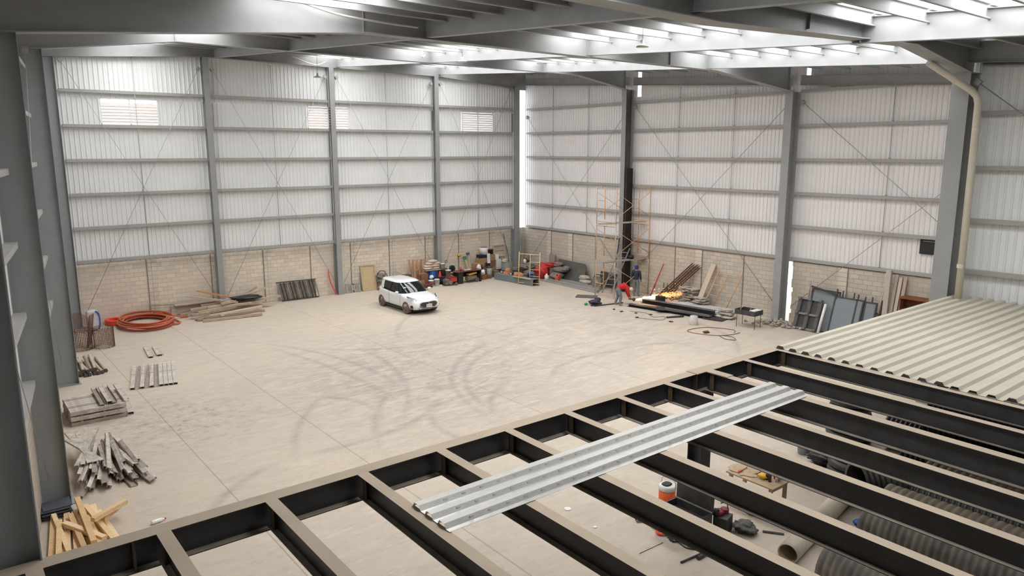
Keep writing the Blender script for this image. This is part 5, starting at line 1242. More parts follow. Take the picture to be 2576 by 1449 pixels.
# heap of machinery, red tarpaulin, grey bags
m = MB()
for k in range(9): m.blob((-1.3 + rnd.uniform(-.6, .7), -2.0 + rnd.uniform(-1.0, 1.0), .3 + rnd.uniform(-.1, .45)), (rnd.uniform(.4, .8), rnd.uniform(.4, .8), rnd.uniform(.3, .5)), k, .25, 12, 8)
m.blob((-.9, -1.3, 1.0), (.45, .4, .5), 4, .2); o = m.build('scrap_heap', MACH); tag(o, 'dusty heap of scrap machinery and hoses in the corner', 'scrap heap'); o['kind'] = 'stuff'
m = MB(); m.tube([(-1.6, -2.6, .1), (-1.9, -2.9, .6), (-1.5, -3.0, .85), (-1.1, -2.8, .6)], .03, 8); tag(m.build('black_hose', BLACK), 'black hose looping out of the scrap heap', 'hose')
m = MB(); m.blob((-1.6, -1.9, .98), (.2, .2, .3), 3, .1); tag(m.build('white_jug', WHITE), 'white jug on top of the scrap heap', 'jug')
m = MB(); m.blob((-1.25, -3.2, .5), (.85, .95, 1.05), 6, .16, 20, 14); m.blob((-.95, -3.5, .85), (.7, .8, .35), 8, .2, 16, 10); m.blob((-.7, -3.9, 1.0), (.5, .5, .2), 9, .2); tag(m.build('red_tarpaulin', mat('red_tarp', (.55, .03, .035), .6, var=.3, scale=6, bump=.4)), 'crumpled red tarpaulin behind the yellow frame', 'tarpaulin')
m = MB(); m.box((-.2, -2.95, .72), (.08, .55, 1.4), Matrix.Rotation(R(3), 3, 'Y')); tag(m.build('brown_board', WOODG), 'brown board standing against the right wall behind the red tarpaulin', 'board')
for k, (x, y, z, d) in enumerate(((-.95, -4.25, .28, (.8, .8, .5)), (-.75, -4.3, .65, (.8, .9, .4)), (-.7, -4.15, .95, (.6, .6, .3)), (-.6, -4.75, .75, (.5, .45, .35)))):
    m = MB(); m.blob((x, y, z), d, 20 + k, .15, 14, 10); tag(m.build('grey_bag', mat('grey_bag', (.25, .225, .19), .9, var=.4, scale=6)), ('bottom', 'second', 'top', 'small right')[k] + ' dusty grey bag in the pile beside the red tarpaulin', 'bag')
t = thing('plastic_jug', 'white plastic jug on the floor in front of the grey bags', 'jug', (-1.52, -3.95, 0)); m = MB(); m.lathe([(0, 0), (.13, 0), (.13, .3), (.05, .38), (.05, .43), (0, .43)], n=16); m.build('jug_body', WHITE, t)
t = thing('jerry_can', 'red jerry can on the floor beside the dark plate', 'jerry can', (-1.15, -4.6, 0), R(20)); m = MB(); m.poly([(-.18, -.1, 0), (.18, -.1, 0), (.2, -.1, .3), (.02, -.1, .42), (-.18, -.1, .28)], (0, .22, 0)); m.build('can_body', mat('can_red', (.62, .1, .06), .5), t); m = MB(); m.cyl((-.1, 0, .34), .04, .08, 10); m.build('spout_cap', BLACK, t)
t = thing('dark_plate', 'large dark grey plate with one rounded corner leaning on the right wall', 'plate', (-.5, -4.9, 0)); pr = [(0, .0, .02), (0, 1.22, .02)]
m = MB(); Mx = Matrix.Rotation(R(12), 3, 'Y'); out = [(-1.3, 0), (1.05, 0), (1.3, .25), (1.32, .95), (1.2, 1.12), (1.1, 1.16), (-1.25, 1.22)]
m.poly([Mx @ Vector((0, -a, b + .03)) for a, b in out], Mx @ Vector((.05, 0, 0))); m.build('plate', SLATE, t)
# long grey planks on the floor by the right wall
for k in range(5):
    x = -1.75 + k * .28; m = MB(); m.bar((x, -3.7 - .3 * k, .03 + (.05 if k % 2 else 0)), (x - .25, -8.9 + .2 * k, .03 + (.05 if k % 2 else 0)), .27, .05); tag(m.build('long_plank', PEWTER), 'long grey plank on the floor by the right wall, %s from the outer edge' % ORD[k], 'plank')
for k, (x, y, z) in enumerate(((-.55, -6.35, .13), (-.5, -6.3, .35), (-.8, -6.75, .15))):
    m = MB(); m.blob((x, y, z + .04), (.5, .75, .26), 30 + k, .12, 14, 8, flat=.8); tag(m.build('grey_sack', SACK), ('lower', 'upper', 'front')[k] + ' dusty sack beside the leaning dark plate', 'sack')

# ================================================================== RIGHT WALL: SCAFFOLD, STEEL, LEANING THINGS
t = thing('scaffold_tower', 'three-storey orange scaffold tower standing around the dark-sided column', 'scaffold', (0, 0, 0))
def tower_frame(x, ya, yb, z0, M_, M2):
    e = MB(); r = .024; h = 2.02
    for y in (ya, yb): e.tube([(x, y, z0), (x, y, z0 + h)], r, 8)
    e.tube([(x, ya, z0 + h - .12), (x, yb, z0 + h - .12)], r * .9, 8); e.tube([(x, ya, z0 + .12), (x, yb, z0 + .12)], r * .8, 8)
    yi = ya + (yb - ya) * .42
    for z in (.72, 1.25): e.tube([(x, ya, z0 + z), (x, yi, z0 + z)], r * .75, 8)
    o = e.build('end_frame', M_, t, loc=(0, 0, 0)); e = MB(); e.tube([(x, yi, z0 + .25), (x, yi, z0 + h - .12)], r, 8); e.build('inner_post', M2, o, loc=(0, 0, 0))
for k in range(3):
    tower_frame(-2.5, -9.22, -10.69, k * 2.02, ORANGEL, ORANGE); tower_frame(-.06, -9.5, -10.92, k * 2.02, ORANGE if k else ORANGEL, ORANGE)
    for y0, y1 in ((-10.70, -10.92), (-9.22, -9.50)):
        for a, b in ((.35, 1.7), (1.7, .35)):
            e = MB(); e.tube([(-2.48, y0, k * 2.02 + a), (-.08, y1, k * 2.02 + b)], .014, 6); e.build('cross_brace', ORANGE if k == 1 and a < 1 else ORANGEL, t, loc=(0, 0, 0))
for k, (z, nm) in enumerate(((4.06, 'upper'), (1.96, 'lower'))):
    for q in (0, 1):
        m = MB(); m.bar((-2.9, -9.75 - q * .24, z), (.02, -10.32 - q * .24, z + .02), .20, .045); tag(m.build('scaffold_plank', WOODO if k == 0 else PEWTER), '%s plank of the %s scaffold platform' % (('far', 'near')[q], nm), 'plank')
m = MB(); m.blob((-.75, -10.25, 2.11), (.34, .3, .24), 4, .12); tag(m.build('black_hard_hat', BLACK), 'black rounded bundle lying on the lower scaffold platform', 'bundle')
t = thing('ladder', 'grey ladder leaning inside the left side of the scaffold', 'ladder', (-1.75, -9.0, 0)); 
A, B = Vector((0, 0, 0)), Vector((.25, -.48, 0)); T_ = Vector((1.0, -.42, 2.55))
for q in (A, B): m = MB(); m.bar(q, q + T_, .03, .06); m.build('rail', PEWTER, t)
for k in range(8): m = MB(); f = (k + .6) / 8.4; m.bar(A + T_ * f, B + T_ * f, .03, .03); m.build('rung', PEWTER, t)
m = MB(); m.bar((-1.15, -9.2, .0), (-.72, -9.3, 3.1), .05, .04); tag(m.build('dark_batten', BLACKM), 'dark bar leaning steeply behind the ladder', 'bar')
t = thing('welding_machine', 'grey-black welding machine with a handle behind the scaffold legs', 'machine', (-.95, -7.95, .06), R(10)); m = MB(); m.box((0, 0, .32), (.45, .6, .58)); m.build('casing', MACH, t)
m = MB(); m.tube([(-.1, -.25, .6), (-.1, -.2, .78), (-.1, .2, .78), (-.1, .25, .6)], .025, 8); m.build('handle', BLACK, t); m = MB(); m.box((-.23, 0, .4), (.01, .18, .14)); m.build('orange_plate', ORANGE, t)
m = MB(); m.box((-.35, -8.2, .5), (.05, 1.5, .85), Matrix.Rotation(R(12), 3, 'Y')); tag(m.build('dark_board', BLACKM), 'dark board leaning behind the welding machine', 'board')
m = MB(); m.box((-3.25, -9.3, .02), (.75, 1.15, .035), R(38)); o = m.build('square_plate', SLATE); tag(o, 'flat grey plate lying on the floor left of the scaffold', 'plate')
m = MB(); m.blob((-4.4, -11.1, .14), (.7, .5, .28), 3, .25); m.blob((-4.1, -11.0, .2), (.35, .3, .3), 5, .2); tag(m.build('tool_bag', mat('dark_violet_bag', (.06, .05, .085), .8, var=.5, scale=12)), 'dark tool bag on the floor left of the bending person', 'bag')
m = MB(); m.blob((-4.85, -10.9, .07), (.2, .18, .13), 3, .1); tag(m.build('green_spool', GREENP), 'small green spool beside the tool bag', 'spool')
m = MB(); m.bar((-4.75, -11.45, .03), (-2.95, -11.75, .03), .07, .05); m.bar((-4.85, -11.25, .03), (-4.55, -11.5, .03), .05, .04); tag(m.build('angle_bar', BLACKM), 'dark angle bar on the floor running from the tool bag to the bending person', 'bar')
# beams and plates being cut
DULL = mat('dull_steel_top', (.13, .13, .13), .6, var=.5, scale=3)
m = MB(); m.isec((-3.25, -12.45, .07), (-2.45, -17.0, .07), .13, .34, .014, .01, mi=0, top=1); tag(m.build('steel_beam', [PRIMER, DULL]), 'lowest long dark steel beam on the floor beside the bending person', 'beam')
m = MB(); m.isec((-2.55, -12.75, .25), (-2.05, -16.95, .25), .2, .34, .014, .01, mi=0, top=1); tag(m.build('steel_beam', [PRIMER, DULL]), 'long dark steel beam on top of the beam pile, ending near the bucket', 'beam')
m = MB(); m.box((-2.1, -17.1, .04), (1.1, 1.0, .05), R(12)); tag(m.build('steel_plate', BLACKM), 'dark plate on the floor under the right end of the beam pile', 'plate')
m = MB(); m.box((-3.05, -14.4, .17), (.75, .45, .03), R(40)); tag(m.build('rusty_plate', RUSTP), 'short brown plate lying across the front beam', 'plate')
m = MB(); m.tube([(-3.95, -15.55, .05), (-3.1, -15.9, .05)], .045, 10); tag(m.build('pipe_piece', BLACKM), 'short dark pipe lying in front of the beam pile', 'pipe')
for k in range(5): m = MB(); m.box((-1.75 + k * .27, -15.1 - .12 * k, .10 + .02 * (k % 2)), (.26, 3.4 - .1 * k, .18), R(6)); tag(m.build('dusty_plank', mat('white_dust', (.62, .62, .62), .9, var=.35, scale=4)), 'white-dusted plank on the floor behind the beam pile, %s from the front' % ORD[k], 'plank')
t = thing('battery_box', 'small black box with a handle on the beam pile', 'box', (-1.95, -13.45, .20)); m = MB(); m.box((0, 0, .17), (.3, .42, .3)); m.build('casing', BLACK, t); m = MB(); m.tube([(0, -.12, .32), (0, -.1, .39), (0, .1, .39), (0, .12, .32)], .015, 6); m.build('handle', BLACKM, t)
t = thing('bucket', 'pale upturned bucket on the floor at the right end of the beam pile', 'bucket', (-4.0, -17.2, 0)); m = MB(); m.lathe([(.19, 0), (.20, .03), (.175, .42), (0, .42)], n=20); m.build('pail', mat('dirty_white', (.58, .55, .5), .7, var=.3, scale=6), t)
for k, (x, y) in enumerate(((-4.6, -13.2), (-4.3, -13.9), (-4.0, -14.6), (-5.0, -14.6), (-4.5, -12.6), (-4.4, -16.2))):
    m = MB(); m.blob((x, y, .03), (.22, .12, .06), k, .3, 10, 6, rot=k); tag(m.build('scrap_piece', BLACKM), 'small dark metal scrap on the floor in front of the beam pile', 'scrap', 'floor scraps')
def floor_cable(pts, r, label, M_):
    pts = [Vector(p) for p in pts]; out = []
    for i in range(len(pts) - 1):
        p0 = pts[max(i - 1, 0)]; p1 = pts[i]; p2 = pts[i + 1]; p3 = pts[min(i + 2, len(pts) - 1)]
        for k in range(6):
            q = k / 6; out.append(0.5 * ((2 * p1) + (p2 - p0) * q + (2 * p0 - 5 * p1 + 4 * p2 - p3) * q * q + (3 * p1 - p0 - 3 * p2 + p3) * q ** 3))
    m = MB(); m.tube(out + [pts[-1]], r, 6); return tag(m.build('floor_cable', M_), label, 'cable')
BRC = mat('brown_cable', (.22, .12, .09), .7)
floor_cable([(-3.9, -19.35, .02), (-3.5, -19.0, .02), (-4.0, -18.0, .02), (-5.1, -17.75, .02), (-5.35, -18.3, .02), (-4.9, -19.2, .02), (-4.2, -19.5, .02), (-3.7, -19.5, .02)], .016, 'brown cable looped on the floor in front of the brazier', BRC)
floor_cable([(-4.85, -19.2, .02), (-4.6, -19.7, .02), (-4.95, -20.15, .02), (-5.15, -19.8, .02), (-4.9, -19.3, .02)], .014, 'small dark cable loop on the floor nearer than the brown one', CABLED)
floor_cable([(-4.2, -13.4, .02), (-3.9, -14.2, .02), (-4.3, -15.0, .02), (-3.8, -15.3, .02), (-4.5, -15.7, .02), (-5.0, -14.7, .02)], .01, 'thin dark cable winding on the floor in front of the beams', CABLED)
m = MB(); m.blob((-4.85, -18.55, .05), (.32, .2, .1), 3, .3); tag(m.build('cable_knot', RUST), 'rusty knot of cable inside the brown loop', 'cable')
# red pole and dark rods
m = MB(); m.tube([(-.55, -11.55, .02), (-.03, -11.98, 1.85)], .03, 8); m.tube([(-.40, -11.68, .55), (-.34, -11.72, .75)], .05, 8); tag(m.build('red_prop', REDP), 'red steel prop leaning against the right wall', 'prop')
for k, y in enumerate((-11.75, -12.0)): m = MB(); m.tube([(-.1, y - .3, 0), (-.02, y - .3, .82)], .02, 6); tag(m.build('dark_rod', BLACK), '%s of two short dark rods standing by the red prop' % ('left', 'right')[k], 'rod')
# reinforcement cages
for k, (a, b, lab) in enumerate((((-.75, -12.25, .05), (-.18, -14.15, 2.1), 'rusty reinforcement cage leaning on the right wall, left one'), ((-.75, -12.6, .05), (-.15, -14.45, 2.05), 'rusty reinforcement cage leaning on the right wall, right one'))):
    t = thing('rebar_cage', lab, 'rebar cage', a); A, B = Vector(a), Vector(b); d = B - A; L = d.length; Mx = basis(d)
    m = MB()
    for sy in (-.1, .1):
        for sz in (-.1, 0, .1): m.tube([Mx @ Vector((0, sy, sz)), Mx @ Vector((L, sy, sz))], .017, 5)
    m.build('long_bars', RUST, t); m = MB()
    for q in range(int(L / .11)):
        c = [Mx @ Vector((q * .11 + .05, sy, sz)) for sy, sz in ((-.1, -.1), (.1, -.1), (.1, .1), (-.1, .1))]; m.tube(c, .012, 4, closed=True, smooth=False)
    m.build('stirrups', RUST, t)
m = MB()
for k in range(7): m.blob((-.75 + rnd.uniform(-.3, .4), -13.5 + rnd.uniform(-.5, .6), .14 + .1 * (k % 3)), (.6, .5, .3), 40 + k, .3, 12, 8)
o = m.build('dark_debris', MACH); tag(o, 'dark heap of debris below the reinforcement cages', 'debris'); o['kind'] = 'stuff'
# flattened sacks
for lay in range(12):
    for q in range(3 if lay < 7 else 2):
        m = MB(); m.blob((-.42 + rnd.uniform(-.1, .1) - (.25 if q == 2 else 0), -14.1 - q * .48 + rnd.uniform(-.1, .1) + (.2 if lay > 6 else 0), .05 + lay * .075), (.68, .56, .085), 60 + lay * 3 + q, .22, 16, 8, flat=.65, rot=rnd.uniform(-.4, .4))
        tag(m.build('flattened_sack', SACK), 'flattened pale sack in the slumped stack against the right wall', 'sack', 'slumped sack stack')
for k, (x, y, z) in enumerate(((-1.2, -13.3, .12), (-1.1, -13.8, .14), (-1.15, -14.6, .13), (-1.5, -14.0, .06))):
    m = MB(); m.blob((x, y, z), (.45, .5, .2), 90 + k, .3, 14, 8, rot=k); tag(m.build('loose_sack', SACKP), 'torn pale sack fallen in front of the slumped stack', 'sack', 'fallen sacks')
for k, (x, y, z, lab) in enumerate(((-1.75, -17.0, .09, 'lower left sack of the small stack near the brazier'), (-1.7, -17.5, .09, 'lower right sack of the small stack near the brazier'), (-1.72, -17.4, .25, 'middle sack of the small stack near the brazier'), (-1.72, -17.3, .40, 'top sack of the small stack near the brazier'))):
    m = MB(); m.blob((x, y, z), (.5, .62, .17), 110 + k, .1, 14, 8, flat=.7); tag(m.build('sand_sack', SACK), lab, 'sack')
m = MB(); m.bar((-.75, -14.85, .02), (-.05, -15.3, 2.25), .28, .05, up=(1, 0, 0)); tag(m.build('wide_plank', WOODO), 'wide pale plank leaning on the right wall before the sacks', 'plank')
m = MB(); m.bar((-.6, -15.1, .02), (-.02, -15.6, 1.85), .06, .04); tag(m.build('thin_pole', WOODO), 'thin pale pole leaning beside the orange frame', 'pole')
t = thing('scaffold_section', 'orange scaffold frame leaning askew on the right wall', 'scaffold frame', (0, 0, 0))
A, B, U_ = Vector((-.55, -15.05, .02)), Vector((-.65, -16.5, .02)), Vector((.5, -.58, 1.95))
for q in (A, B): m = MB(); m.tube([q, q + U_], .026, 8); m.build('upright', ORANGE, t, loc=(0, 0, 0))
for f in (.06, .92): m = MB(); m.tube([A + U_ * f, B + U_ * f], .022, 8); m.build('rail', ORANGEL, t, loc=(0, 0, 0))
C_ = A.lerp(B, .45); m = MB(); m.tube([C_ + U_ * .06, C_ + U_ * .92], .024, 8); m.build('inner_post', ORANGE, t, loc=(0, 0, 0))
for f in (.35, .62): m = MB(); m.tube([A + U_ * f, C_ + U_ * f], .018, 8); m.build('rung', ORANGEL, t, loc=(0, 0, 0))
# brazier on legs
t = thing('brazier', 'black metal brazier tray on thin rusty legs near the daylight slot', 'brazier', (-2.42, -19.05, 0), R(3))
for x, y in ((-.36, .38), (.33, .5), (-.3, -.5), (.33, -.42)): m = MB(); m.tube([(x, y, 0), (x, y, .78)], .015, 6); m.build('leg', RUST, t)
m = MB(); 
for c, d in (((0, 0, .62), (.7, 1.0, .02)), ((-.35, 0, .72), (.02, 1.0, .22)), ((.35, 0, .72), (.02, 1.0, .22)), ((0, .5, .72), (.7, .02, .22)), ((0, -.5, .72), (.7, .02, .22))): m.box(c, d)
m.build('tray', BLACKM, t)
m = MB(); m.box((-2.42, -19.4, .75), (.55, .28, .2)); tag(m.build('white_block', WHITE), 'white block lying in the right end of the brazier', 'block')
m = MB(); m.tube([(-2.6, -18.7, .83), (-2.4, -18.8, .95), (-2.3, -19.1, .9), (-2.55, -19.2, .83)], .014, 6); m.tube([(-2.75, -18.8, .1), (-2.75, -18.75, .5), (-2.6, -18.75, .84)], .012, 6); tag(m.build('wire_loop', SACK), 'pale wire looped over the brazier tray', 'wire')
# rubble by the slot
m = MB()
for k in range(150):
    y = -19.6 + rnd.gauss(0, .55); x = -.55 - abs(rnd.gauss(0, .55)); s_ = rnd.uniform(.05, .17); m.blob((x, y, s_ * .4 + max(0, .16 - abs(y + 19.6) * .2) * rnd.random()), (s_, s_ * 1.3, s_ * .8), k, .25, 6, 4, rot=k)
o = m.build('rubble', mat('rubble', (.42, .37, .32), .95, var=.4, scale=6)); tag(o, 'broken block rubble on the floor below the daylight slot', 'rubble'); o['kind'] = 'stuff'
# leaning pallets and panels
def leaning_pallet(y, x0, lab, tone):
    t = thing('plastic_pallet', lab, 'pallet', (x0, y, .02)); t.rotation_euler = Euler((0, R(17), R(-2)))
    m = MB()
    for k in range(3):
        for q in range(5): m.box((-.07, -.5 + k * .5 + (q - 2) * .03, .72), (.1, .012, 1.4))
    for z in (.03, .7, 1.4): m.box((-.05, 0, z), (.08, 1.12, .09))
    m.build('runners', tone, t)
    m = MB(); m.box((.02, 0, .72), (.03, 1.1, 1.42)); m.build('deck', BLACKM, t)
    for k in range(3):
        for z in (.05, .72, 1.38): m = MB(); m.box((-.13, -.5 + k * .5, z), (.1, .15, .1)); m.build('foot_block', mat('pallet_grey', (.13, .125, .12), .7), t)
leaning_pallet(-21.0, -.95, 'dark plastic pallet leaning outermost right of the daylight slot', mat('pallet_grey2', (.2, .195, .185), .7))
m = MB(); m.tube([(-1.12, -21.72, .02), (-.72, -21.78, 1.3)], .06, 12); tag(m.build('white_pipe', WHITE), 'white pipe leaning beside the plastic pallet', 'pipe')
def grey_panel(y, wd, h, x0, lab, ang=15, div=()):
    t = thing('metal_partition', lab, 'panel', (x0, y, .02)); t.rotation_euler = Euler((0, R(ang), 0))
    m = MB(); m.box((0, 0, h / 2), (.03, wd, h)); m.build('sheet', PANEL, t)
    for yy in [-wd / 2, wd / 2] + list(div): m = MB(); m.box((-.01, yy, h / 2), (.06, .06, h + .06)); m.build('stile', BLACKM, t)
    for z in (0, h): m = MB(); m.box((-.01, 0, z), (.06, wd, .06)); m.build('rail', BLACKM, t)
grey_panel(-21.55, 1.25, 1.85, -.72, 'tall grey metal panel leaning behind the plastic pallet', 14)
grey_panel(-22.65, 1.25, 1.68, -.85, 'grey metal panel with dark edges, left of the pair of panels', 17, (-.35,))
grey_panel(-23.45, .75, 1.62, -.72, 'narrow grey metal panel, right of the pair of panels', 14, (.1,))
m = MB(); m.bar((-.45, -20.9, 1.95), (-.40, -22.1, 1.72), .05, .07); tag(m.build('dark_bar', BLACKM), 'dark bar lying across the top of the tall grey panel', 'bar')
for k, (y, h, x) in enumerate(((-20.7, 2.15, -.35), (-20.85, 1.95, -.45), (-22.05, 1.98, -.45), (-22.25, 1.9, -.32), (-22.75, 1.88, -.32), (-22.95, 1.85, -.34), (-23.25, 1.78, -.32), (-23.55, 1.82, -.32), (-23.95, 1.74, -.3))):
    m = MB(); m.bar((x - .12, y, .02), (x + .12, y - .02, h), .045, .045, up=(0, 1, 0)); tag(m.build('leaning_post', WOODG if k < 2 else BLACKM), 'leaning post sticking up behind the grey panels, %s from the left' % ORD[k], 'post')
m = MB(); m.bar((-.35, -23.8, 1.2), (-.3, -24.6, .85), .05, .05); tag(m.build('slanted_bar', BLACKM), 'dark bar slanting down right of the grey panels', 'bar')
m = MB(); m.box((-.5, -24.15, .45), (.35, .4, .3), R(30)); m.blob((-.6, -24.3, .2), (.6, .5, .4), 4, .2); tag(m.build('rusty_lump', RUST), 'rusty brown lump beside the grey panels', 'scrap')
m = MB(); m.box((-.28, -24.17, 1.54), (.14, .2, 3.08), Matrix.Rotation(R(1.5), 3, 'Y')); tag(m.build('concrete_post', CONC), 'tall pale concrete post standing against the right wall', 'post')
m = MB(); m.bar((-.4, -23.75, .02), (-.05, -24.02, 2.75), .04, .03); tag(m.build('thin_batten', WOODN), 'thin yellowish batten leaning left of the concrete post', 'batten')
for k, (y, h) in enumerate(((-24.42, 2.9), (-24.6, 2.8), (-24.78, 2.85))): m = MB(); m.bar((-.32, y + .12, .02), (-.06, y, h), .04 if k != 1 else .1, .13, up=(0, 1, 0)); tag(m.build('tall_board', WOODG), 'tall grey board leaning right of the concrete post, %s' % ('first', 'second', 'third')[k], 'board')
t = thing('rusty_cabinet', 'open rust-red cabinet standing by the broad column, behind the cream deck', 'cabinet', (-.42, -25.65, 0)); m = MB(); CAB = mat('cabinet_red', (.27, .085, .035), .7, var=.4, scale=4)
for c, d in (((.25, 0, 1.05), (.02, 1.5, 2.1)), ((0, .75, 1.05), (.55, .03, 2.1)), ((0, -.75, 1.05), (.55, .03, 2.1)), ((0, 0, 2.08), (.6, 1.55, .06))): m.box(c, d)
m.build('carcass', CAB, t); 
for z in (.4, 1.0, 1.6): m = MB(); m.box((0, 0, z), (.5, 1.48, .03)); m.build('shelf', CAB, t)

# ================================================================== UNDER THE MEZZANINE
def corr_pipe(p0, p1, r, M_, label, pitch=.12, ends=True, M2=None, depth=.045):
    """ribbed drainage pipe: a ringed wall turned about its axis, open at the ends"""
    A, B = Vector(p0), Vector(p1); d = B - A; L = d.length; Mx = Matrix((d.normalized().cross(Vector((0, 0, 1))).normalized(), Vector((0, 0, 1)), d.normalized())).transposed()
    prof = []; n = int(L / pitch)
    for i in range(n):
        z = i * pitch; prof += [(r, z), (r, z + pitch * .5), (r - depth, z + pitch * .62), (r - depth, z + pitch * .88)]
    prof += [(r, L), (r - depth - .03, L)]; prof = [(r - depth - .03, 0)] + prof
    m = MB(); m.lathe(prof, A, 36, 0, True, Mx); m.lathe([(r - depth - .03, L), (r - depth - .03, 0)], A, 36, 0, True, Mx)
    m.sm = [True] * len(m.sm); o = m.build('corrugated_pipe', M_); return tag(o, label, 'pipe')
corr_pipe((-19.15, -32.05, .5), (-19.4, -37.5, .5), .50, CORRD, 'near large ribbed drainage pipe under the mezzanine, cut off by the bottom of the view', .13)
corr_pipe((-17.1, -31.75, .5), (-17.1, -37.5, .5), .50, CORRD, 'second large dusty ribbed pipe under the mezzanine, behind the near one', .13)
corr_pipe((-15.75, -31.5, .45), (-15.75, -37.5, .45), .42, CORRT, 'tan ribbed pipe beyond the second large pipe', .15)
corr_pipe((-14.75, -31.2, .42), (-14.75, -37.0, .42), .42, CORR, 'black ribbed pipe beyond the tan one', .12)
corr_pipe((-15.6, -30.75, .55), (-14.5, -31.5, .55), .52, CORR, 'short black ribbed pipe lying askew at the end of the row', .12)
corr_pipe((-13.75, -31.5, .45), (-13.75, -37.0, .45), .42, CORRT, 'second tan ribbed pipe farther under the mezzanine', .15)
corr_pipe((-12.7, -30.6, .5), (-12.7, -37.0, .5), .48, CORR, 'long black ribbed pipe deep under the mezzanine', .12)
corr_pipe((-11.5, -29.6, .5), (-11.5, -37.0, .5), .48, CORR, 'black ribbed pipe under the joists by the cream deck', .12)
corr_pipe((-12.1, -30.8, 1.35), (-12.1, -37.0, 1.35), .45, CORR, 'black ribbed pipe stacked on top of two others near the cream deck', .12)
for k, (x, y, n_, lab) in enumerate(((-10.5, -28.0, 4, 'far'), (-12.05, -28.75, 4, 'middle'), (-14.35, -30.05, 3, 'near'))):
    for q in range(n_):
        m = MB(); m.tube([(x + .5 * math.cos(2 * PI * a / 28), y + .5 * math.sin(2 * PI * a / 28), .1 + q * .19) for a in range(28)], .095, 10, closed=True)
        tag(m.build('black_coil', CORR), 'ring of black pipe in the %s coil stack under the mezzanine' % lab, 'pipe coil', '%s coil stack' % lab)
# white PVC pipe
m = MB(); A = Vector((-18.95, -31.1, .21)); B = Vector((-12.9, -30.05, .21)); d = B - A; Mx = Matrix((d.normalized().cross(Vector((0, 0, 1))).normalized(), Vector((0, 0, 1)), d.normalized())).transposed()
m.lathe([(.185, 0), (.205, 0), (.205, d.length), (.185, d.length), (.185, 0)], A, 32, 0, True, Mx); tag(m.build('pvc_pipe', PVC), 'long cream plastic pipe lying on the floor across the ribbed pipes', 'pipe')
# cooler
t = thing('water_cooler', 'orange drinks cooler with a white lid and handle', 'cooler', (-18.95, -28.08, 0)); ORC = mat('cooler_orange', (.78, .13, .03), .45)
m = MB(); m.lathe([(0, 0), (.17, 0), (.19, .05), (.19, .46), (0, .46)], n=28); m.build('barrel', ORC, t); m = MB(); m.lathe([(.195, .43), (.20, .44), (.205, .52), (.17, .545), (0, .545)], n=28); m.build('lid', WHITE, t)
m = MB(); m.blob((-.02, 0, .56), (.24, .2, .05), 1, .02, flat=.7); m.build('spout_cover', BLACK, t); m = MB(); m.tube([(.04, -.2, .47), (.04, -.2, .62), (.04, -.1, .72), (.04, .1, .72), (.04, .2, .62), (.04, .2, .47)], .013, 8); m.build('handle', WHITE, t)
# job box
t = thing('tool_chest', 'black steel tool chest with its lid open beside the cooler', 'tool chest', (-19.72, -29.2, 0))
m = MB()
for c, d in (((0, 0, .10), (.54, .94, .04)), ((-.26, 0, .37), (.03, .94, .54)), ((.26, 0, .37), (.03, .94, .54)), ((0, .46, .37), (.52, .03, .54)), ((0, -.46, .37), (.52, .03, .54)), ((0, 0, .48), (.5, .9, .02)), ((0, .3, .05), (.5, .06, .1)), ((0, -.3, .05), (.5, .06, .1))): m.box(c, d)
m.build('box', BLACKM, t); m = MB(); m.box((.30, 0, .91), (.035, .94, .50), Matrix.Rotation(R(3), 3, 'Y')); m.build('open_lid', BLACKM, t)
m = MB(); m.bar((.26, -.47, .655), (.26, .47, .655), .02, .02); m.build('hinge_strip', PEWTER, t)
t = thing('generator', 'small maroon and black motor unit beside the open tool chest', 'machine', (-18.9, -29.55, 0), R(15)); m = MB(); m.box((0, 0, .2), (.35, .3, .36)); m.build('casing', BLACKM, t)
m = MB(); m.cyl((.14, .02, .05), .09, .42, 14); m.blob((0, .08, .42), (.28, .2, .16), 2, .15); m.build('red_body', mat('maroon', (.22, .015, .03), .4), t); m = MB(); m.blob((-.1, .12, .45), (.16, .14, .2), 5, .25); m.build('black_cap', BLACK, t); m = MB(); m.tube([(.14, -.05, .45), (.2, 0, .6), (.1, .1, .58)], .012, 6); m.build('handle', BLACK, t)
m = MB(); m.blob((-18.55, -29.85, .12), (.45, .5, .24), 4, .25); tag(m.build('hose_bundle', mat('grey_hoses', (.12, .115, .11), .7, var=.5, scale=20)), 'bundle of grey hoses beside the maroon motor unit', 'hoses')
m = MB(); m.bar((-18.25, -30.1, .02), (-18.0, -30.45, .02), .06, .02); tag(m.build('flat_bar', BLACKM), 'short dark flat bar on the floor near the cream pipe', 'bar')
m = MB(); m.blob((-17.75, -29.5, .12), (.28, .28, .24), 4, .05, flat=.8); tag(m.build('black_tub', BLACK), 'black tub on the floor mostly hidden by a joist', 'tub')
# ropes, plate and pipes on the floor
def tangle(c, r, n_, tr, M_, seed, name, label):
    rd = random.Random(seed); pts = []
    for k in range(n_): a = k * .55; rr = r * rd.uniform(.55, 1.0); pts.append((c[0] + rr * math.cos(a), c[1] + rr * math.sin(a), tr + rd.uniform(0, r * .5)))
    m = MB(); m.tube(pts, tr, 6); return tag(m.build(name, M_), label, 'rope')
tangle((-19.96, -28.80), .15, 46, .02, mat('orange_rope', (.85, .12, .03), .6), 1, 'rope_coil', 'bright orange rope coiled on the floor near the tool chest')
tangle((-19.93, -29.03), .11, 40, .018, mat('green_rope', (.03, .2, .13), .6), 2, 'rope_coil', 'green cable bundled beside the orange rope')
tangle((-19.98, -29.15), .12, 40, .014, BLACK, 3, 'rope_coil', 'black cable bundled between the green cable and the tan plate')
m = MB(); m.box((-19.9, -29.34, .03), (.16, .36, .04), R(6)); tag(m.build('tan_plate', mat('tan_plate', (.42, .35, .2), .6)), 'tan rectangular plate on the floor beside the cables', 'plate')
